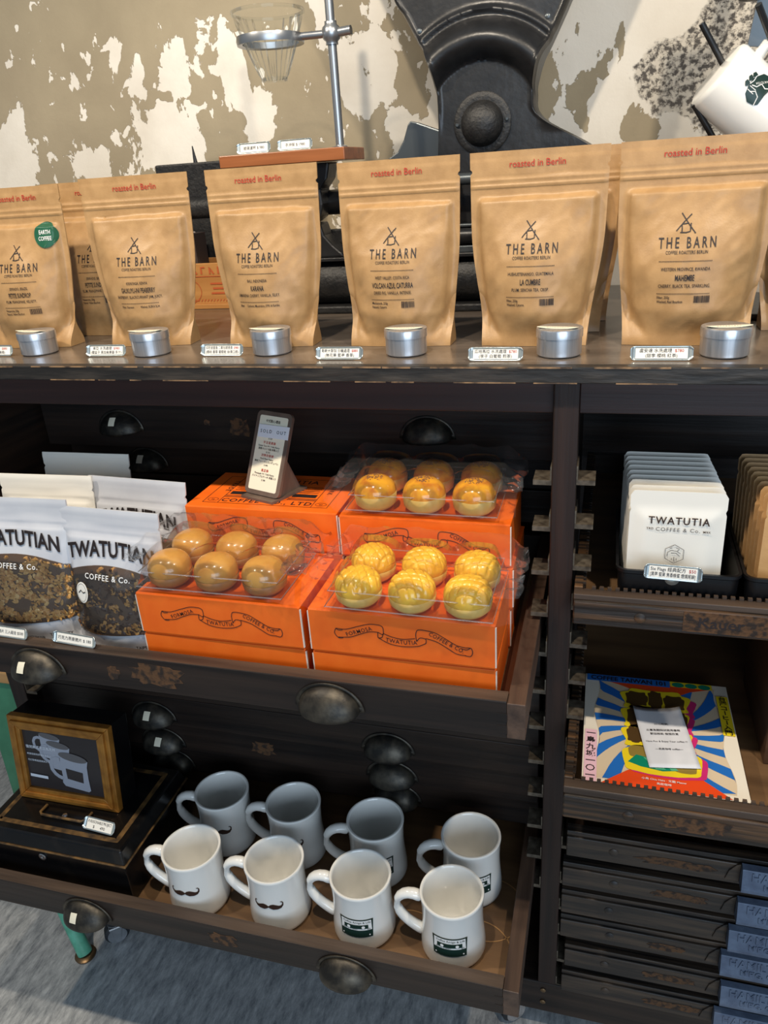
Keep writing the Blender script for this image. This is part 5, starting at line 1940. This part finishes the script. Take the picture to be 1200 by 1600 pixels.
def packet(label, x, y, z, rx, rz, mt, face, grp):
    t = thing('drip_packet', label, 'packet', (x, y, z), (rx, 0, rz), grp)
    W, H = 0.103, 0.139
    if mt not in MB_PK:
        m_ = MB()

        def S(side):
            def f(u, v):
                X, Z = (2 * u - 1) * W / 2, v * H
                # rounded top corners
                cx = max(0.0, abs(X) - (W / 2 - 0.006))
                lim = H - 0.006 + math.sqrt(max(0.0, 0.006 ** 2 - cx ** 2))
                Z = min(Z, lim)
                e = min(1.0, min(W / 2 - abs(X), Z, H * 0.88 - Z) / 0.02)
                e = max(0.0, e)
                b_ = 0.0004 + 0.0030 * sm(0, 1, e)
                b_ += 0.0012 * e * noise.noise(Vector((X * 40, Z * 30, 1.3)))
                if 0.83 < v < 0.85:
                    X *= 0.975
                return (X, side * b_, Z)
            return f
        m_.grid(30, 36, S(-1))
        m_.grid(30, 36, S(1), flip=True)
        for u in (0, 1):
            m_.grid(1, 36, lambda a, v, u=u: tuple(Vector(S(-1)(u, v)).lerp(Vector(S(1)(u, v)), a)))
        m_.grid(30, 1, lambda u, a: tuple(Vector(S(-1)(u, 1)).lerp(Vector(S(1)(u, 1)), a)))
        MB_PK[mt] = m_.build('sachet', mt, t, smooth=60)
    else:
        c = MB_PK[mt].copy()
        COL.objects.link(c)
        c.parent = t
    if face:
        k = MB()
        fz = lambda a, b_: (a, -0.0046, b_)
        k.text('TWATUTIA', 0.0122, fz, 0.002, 0.1010, sx=0.90, bold=0.020, space=1.22)
        k.text('TRD', 0.0036, fz, -0.0285, 0.0935, bold=0.016, space=1.2)
        k.text('MRK', 0.0036, fz, 0.0325, 0.0920, bold=0.016, space=1.2)
        k.build('black_lettering', 'brown_ink', t)
        k = MB()
        k.text('COFFEE & Co.', 0.0066, fz, 0.0015, 0.0920, space=1.2)
        hexa = [(0.0115 * math.cos(R_(90 + 60 * i)), 0.0645 + 0.0115 * math.sin(R_(90 + 60 * i))) for i in range(6)]
        k.stroke(hexa, 0.0006, fz, closed=True)
        for st in ([(-0.009, 0.045), (-0.0085, 0.051), (-0.004, 0.054), (0.003, 0.053), (0.008, 0.050)], [(-0.006, 0.057), (-0.003, 0.058)], [(0.002, 0.058), (0.006, 0.057), (0.004, 0.053)],
                   [(-0.004, 0.050), (0.002, 0.0505), (0.007, 0.046)], [(-0.003, 0.043), (-0.003, 0.040)], [(0.0, 0.045), (0.0, 0.038)], [(0.003, 0.043), (0.003, 0.040)]):
            k.stroke([(a * 0.85, 0.0645 + (b_ - 0.049) * 0.85) for a, b_ in st], 0.0006, fz)
        k.build('crest', 'picture_grey', t)
    return t


ORD = ('', 'first', 'second', 'third', 'fourth', 'fifth', 'sixth', 'seventh', 'eighth', 'ninth')
for i in range(9):
    packet('frontmost white drip bag packet, lettered and crested' if i == 0 else 'white drip bag packet, %s behind the lettered one' % ORD[i], 0.0862 - 0.0008 * i, 0.840 + 0.0150 * i, PF + 0.006, R_(-3 - 1.0 * i * 0.6),
           R_((0, 1.2, -0.8, 0.6, 1.5, -1, 0.5, 1, -0.5)[i]), 'packet_white', i == 0, 'white drip bag packets')
for i in range(10):
    packet('foremost kraft drip bag packet, its whole face showing' if i == 0 else 'kraft drip bag packet, %s behind the foremost kraft one' % ORD[i], 0.2275 - 0.0012 * i, 0.838 + 0.0138 * i, PF + 0.006, R_(-2 - 0.8 * i), 0.0, 'packet_kraft', False,
           'kraft drip bag packets')
price_label('price label clipped on the black bin of white packets', (0.0835, 0.8085, PF + 0.0535), (R_(-10), R_(1.5), 0), ('Six Flags 經典配方', '[黑莓 堅果 焦香蜂蜜 煙燻尾韻]'), red='$50', wd=0.053, ht=0.0150, tab=True)

# ------------------------------------------------------------------ book and note
KF = 0.5885
bk = thing('cover_book', 'square book with blue and beige sunburst cover in the lower type case', 'book', (0.0915, 0.737, KF + 0.0003), (0, 0, R_(0.6)))
KW, KD, KH = 0.186, 0.218, 0.031
MB().box(-KW / 2 + 0.001, KW / 2 - 0.002, 0.001, KD - 0.001, 0.001, KH - 0.001).build('pages', 'paper', bk)
MB().box(-KW / 2, KW / 2, 0, KD, 0.0, 0.001).build('back_cover', 'c_cream', bk)
cv = MB().box(-KW / 2, KW / 2, 0, KD, KH - 0.001, KH).build('front_cover', 'c_cream', bk)
MB().box(-KW / 2 - 0.001, -KW / 2, 0, KD, 0, KH).build('spine', 'c_cream', bk)


def art(nm, mt, pts_list, e, parent=cv, fnn=None):
    m_ = MB()
    fz = flat((0, KD / 2, KH + 0.00010 * e + 0.0001), (1, 0, 0), (0, 1, 0))
    for p in pts_list:
        m_.poly(p, fz)
    return m_.build(nm, mt, parent)


def wavy(t):
    return 0.078 + 0.0035 * math.sin(t * 60)


# sunburst clipped to a panel with scalloped sides
def swirl(a, r):
    return (r * math.cos(a + 3.2 * r), r * math.sin(a + 3.2 * r))


panel = [(-wavy(-0.1 + 0.2 * i / 24), -0.1 + 0.2 * i / 24) for i in range(25)] + [(wavy(0.1 - 0.2 * i / 24), 0.1 - 0.2 * i / 24) for i in range(25)]
art('cover_ground', 'c_beige', [panel], 0)
rays = []
NR = 17
for i in range(NR):
    a0, a1 = 2 * math.pi * (i + 0.05) / NR, 2 * math.pi * (i + 0.52) / NR
    L_, R2 = [], []
    for k in range(9):
        r = 0.02 + 0.105 * k / 8
        for lst, a in ((L_, a0), (R2, a1)):
            x_, y_ = swirl(a, r)
            y_ = max(-0.099, min(0.099, y_))
            lim = wavy(y_) - 0.0008
            x_ = max(-lim, min(lim, x_))
            lst.append((x_, y_))
    rays.append((L_, R2))
m = MB()
fz = flat((0, KD / 2, KH + 0.0004), (1, 0, 0), (0, 1, 0))
for L_, R2 in rays:
    for k in range(8):
        m.add([fz(*L_[k]), fz(*R2[k]), fz(*R2[k + 1]), fz(*L_[k + 1])], [(0, 1, 2, 3)])
m.build('cover_rays', 'c_blue', cv)
art('cover_top_wedge', 'c_red', [[(-0.075, 0.099), (0.075, 0.099), (0.045, 0.088), (0.02, 0.070), (-0.02, 0.076), (-0.05, 0.090)]], 5)
art('cover_bottom_wedge', 'c_red', [[(-0.072, -0.1075), (0.074, -0.1075), (0.04, -0.078), (0.0, -0.070), (-0.04, -0.080)]], 5)


def blobpoly(cx, cy, w, h, n=40, am=0.08, ph=0.0):
    out = []
    for k in range(n):
        a = 2 * math.pi * k / n
        r = 1 + am * math.sin(a * 7 + ph)
        out.append((cx + w / 2 * r * math.copysign(abs(math.cos(a)) ** 0.55, math.cos(a)), cy + h / 2 * r * math.copysign(abs(math.sin(a)) ** 0.55, math.sin(a))))
    return out


art('cover_shadow', 'c_pink', [blobpoly(0.006, 0.052, 0.084, 0.048), blobpoly(0.003, 0.016, 0.080, 0.050), blobpoly(0.003, -0.020, 0.080, 0.046), blobpoly(0.006, -0.062, 0.092, 0.048, am=0.03)], 7)
art('cover_outline', 'c_yellow', [blobpoly(-0.002, 0.060, 0.086, 0.046), blobpoly(-0.004, 0.022, 0.082, 0.050), blobpoly(-0.004, -0.016, 0.082, 0.046), blobpoly(0.0, -0.058, 0.092, 0.050, am=0.03)], 9)
art('cover_letters', 'c_brown', [blobpoly(-0.026, 0.061, 0.028, 0.030, ph=1), blobpoly(-0.002, 0.062, 0.018, 0.036, ph=2), blobpoly(0.022, 0.059, 0.026, 0.030), blobpoly(-0.030, 0.022, 0.018, 0.034, ph=2), blobpoly(-0.030, -0.014, 0.020, 0.030), blobpoly(0.026, 0.022, 0.020, 0.032)], 11)
art('cover_pedestal', 'c_olive', [blobpoly(-0.022, -0.046, 0.034, 0.022, am=0.02), blobpoly(0.026, -0.066, 0.026, 0.018, am=0.02)], 11)
art('cover_leaf', 'c_green', [[(-0.040, -0.066), (-0.030, -0.052), (-0.010, -0.056), (0.010, -0.062), (0.018, -0.072), (0.0, -0.076), (-0.025, -0.072)]], 12)
art('cover_leaf_light', 'c_lgreen', [[(-0.022, -0.055), (-0.012, -0.057), (0.004, -0.073), (-0.008, -0.074)], [(0.002, -0.060), (0.010, -0.062), (0.018, -0.072), (0.010, -0.074)]], 14)
art('cover_pink_tab', 'c_rose', [[(-0.092, -0.108), (-0.077, -0.108), (-0.077, -0.014), (-0.092, -0.014)]], 12)
art('cover_yellow_tab', 'c_yellow', [[(0.077, 0.004), (0.0915, 0.004), (0.0915, 0.084), (0.077, 0.084)], [(0.020, 0.096), (0.074, 0.096), (0.074, 0.1075), (0.020, 0.1075)]], 12)
art('cover_blue_tab', 'c_blue', [[(-0.092, 0.093), (0.019, 0.093), (0.019, 0.1075), (-0.092, 0.1075)]], 12)
art('cover_green_dots', 'c_green', [[(x_ + 0.008 * math.cos(t * 0.45), 0.1005 + 0.0055 * math.sin(t * 0.45)) for t in range(14)] for x_ in (0.030, 0.047, 0.064)], 14)
m = MB()
fz = flat((0, KD / 2, KH + 0.0017), (1, 0, 0), (0, 1, 0))
m.text('COFFEE TAIWAN 101', 0.0125, fz, -0.0365, 0.0955, sx=0.86, bold=0.02)
m.build('cover_title', 'black_ink', cv)
m = MB()
for i, ch in enumerate('台灣コーヒー入門'):
    m.text(ch, 0.0100, fz, 0.0843 - (0.0035 if ch == 'ー' else 0), 0.0745 - 0.0098 * i + (0.004 if ch == 'ー' else 0), bold=0.02, rot=R_(-90) if ch == 'ー' else 0)
m.build('cover_side_lettering', 'black_ink', cv)
m = MB()
for i, ch in enumerate('一島九城一〇一'):
    m.text(ch, 0.0118, fz, -0.0845, -0.0260 - 0.0128 * i, bold=0.02)
m.build('cover_lettering', 'black_ink', cv)
m = MB()
m.text('小島 Chiu Hsiu · 文圖 Meow', 0.0042, fz, 0.0, -0.0935, bold=0.01)
m.text('島民咖啡', 0.0042, fz, 0.0, -0.1000, bold=0.01)
m.build('cover_small_lettering', 'white_ink', cv)
nt_ = thing('paper_note', 'white paper note lying on the sunburst book', 'note', (0.0965, 0.832, KF + KH + 0.0025), (0, 0, R_(9)))
m = MB()
m.grid(10, 14, lambda u, v: ((u - 0.5) * 0.060, (v - 0.5) * 0.112, 0.0008 + 0.004 * (abs(2 * u - 1) ** 3) * v * v))
sh_ = m.build('sheet', 'gray_paper', nt_, smooth=60, solid=0.0003)
m = MB()
fz = flat((0, 0, 0.0015), (1, 0, 0), (0, 1, 0))
for s, y_, sz in (('(小心閱讀)', 0.022, 0.0038), ('此書為翻閱試閱用書籍', 0.010, 0.0042), ('歡迎輕鬆 慢慢欣賞', 0.003, 0.0042), ('Have Fun & Enjoy Your coffee !!!', -0.011, 0.0038), ('—島民咖啡 coffee—', -0.025, 0.0038)):
    m.text(s, sz, fz, 0, y_, bold=0.008)
m.build('note_print', 'black_ink', sh_)
wd = thing('wooden_holder', 'plain brown wooden upright holder beside the sunburst book', 'wooden holder', (0.0, 0.0, KF + 0.0003))
MB().box(0.216, 0.226, 0.845, 1.02, 0, 0.150).build('side_panel', 'walnut_dark', wd, bevel=0.001)
MB().box(0.330, 0.340, 0.845, 1.02, 0, 0.150).build('side_panel', 'walnut_dark', wd, bevel=0.001)
MB().box(0.226, 0.330, 0.855, 1.02, 0, 0.008).build('bottom_panel', 'walnut_dark', wd)
MB().box(0.226, 0.330, 1.012, 1.02, 0.008, 0.150).build('back_panel', 'walnut_dark', wd)

# ------------------------------------------------------------------ stool at the left
st = thing('metal_stool', 'worn green metal stool with a wooden seat beside the cabinet', 'stool', (0, 0, 0))
MB().box(-1.25, -0.942, 0.862, 1.16, 0.536, 0.560).build('seat', 'stool_wood', st, bevel=0.003)
for sx, sy in ((-1.225, 0.885), (-0.968, 0.885), (-1.225, 1.135), (-0.968, 1.135)):
    fx, fy = (-1.28 if sx < -1.1 else -0.928), (0.795 if sy < 1 else 1.22)
    lg = MB()
    k = 0.036 if sx > -1.1 else -0.036
    q = 0.05 if sy < 1 else -0.05
    a, b_ = 0.5358, FLOOR_Z + 0.10
    # folded sheet legs, two flanges meeting at the corner
    X0, X1 = sx + k * 0.4, fx
    Y0, Y1 = sy - q * 0.3, fy
    for (dx, dy) in ((-k * 2.2, 0), (0, q * 1.6)):
        lg.hexa([(X1, Y1, b_), (X1 + dx * 0.4 + 0.002, Y1 + dy * 0.4, b_), (X1 + dx * 0.4 + 0.002, Y1 + dy * 0.4 + 0.002, b_), (X1, Y1 + 0.002, b_)],
                [(X0, Y0, a), (X0 + dx + 0.002, Y0 + dy, a), (X0 + dx + 0.002, Y0 + dy + 0.002, a), (X0, Y0 + 0.002, a)])
    l_ = lg.build('leg', 'stool_green', st)
FX = -0.88
lf = MB().tube([(-0.925, 0.797, FLOOR_Z + 0.110), (-0.912, 0.790, FLOOR_Z + 0.070), (-0.886, 0.778, FLOOR_Z + 0.006)], 0.0135, 20).build('foot', 'stool_foot', st, smooth=50)
m = MB()
m.lathe([(0.0150, 0), (0.0190, 0.001), (0.0195, 0.0035), (0.0150, 0.006)], 24, (-0.885, 0.777, FLOOR_Z + 0.0002))
m.build('foot_flange', 'brass', lf, smooth=40)
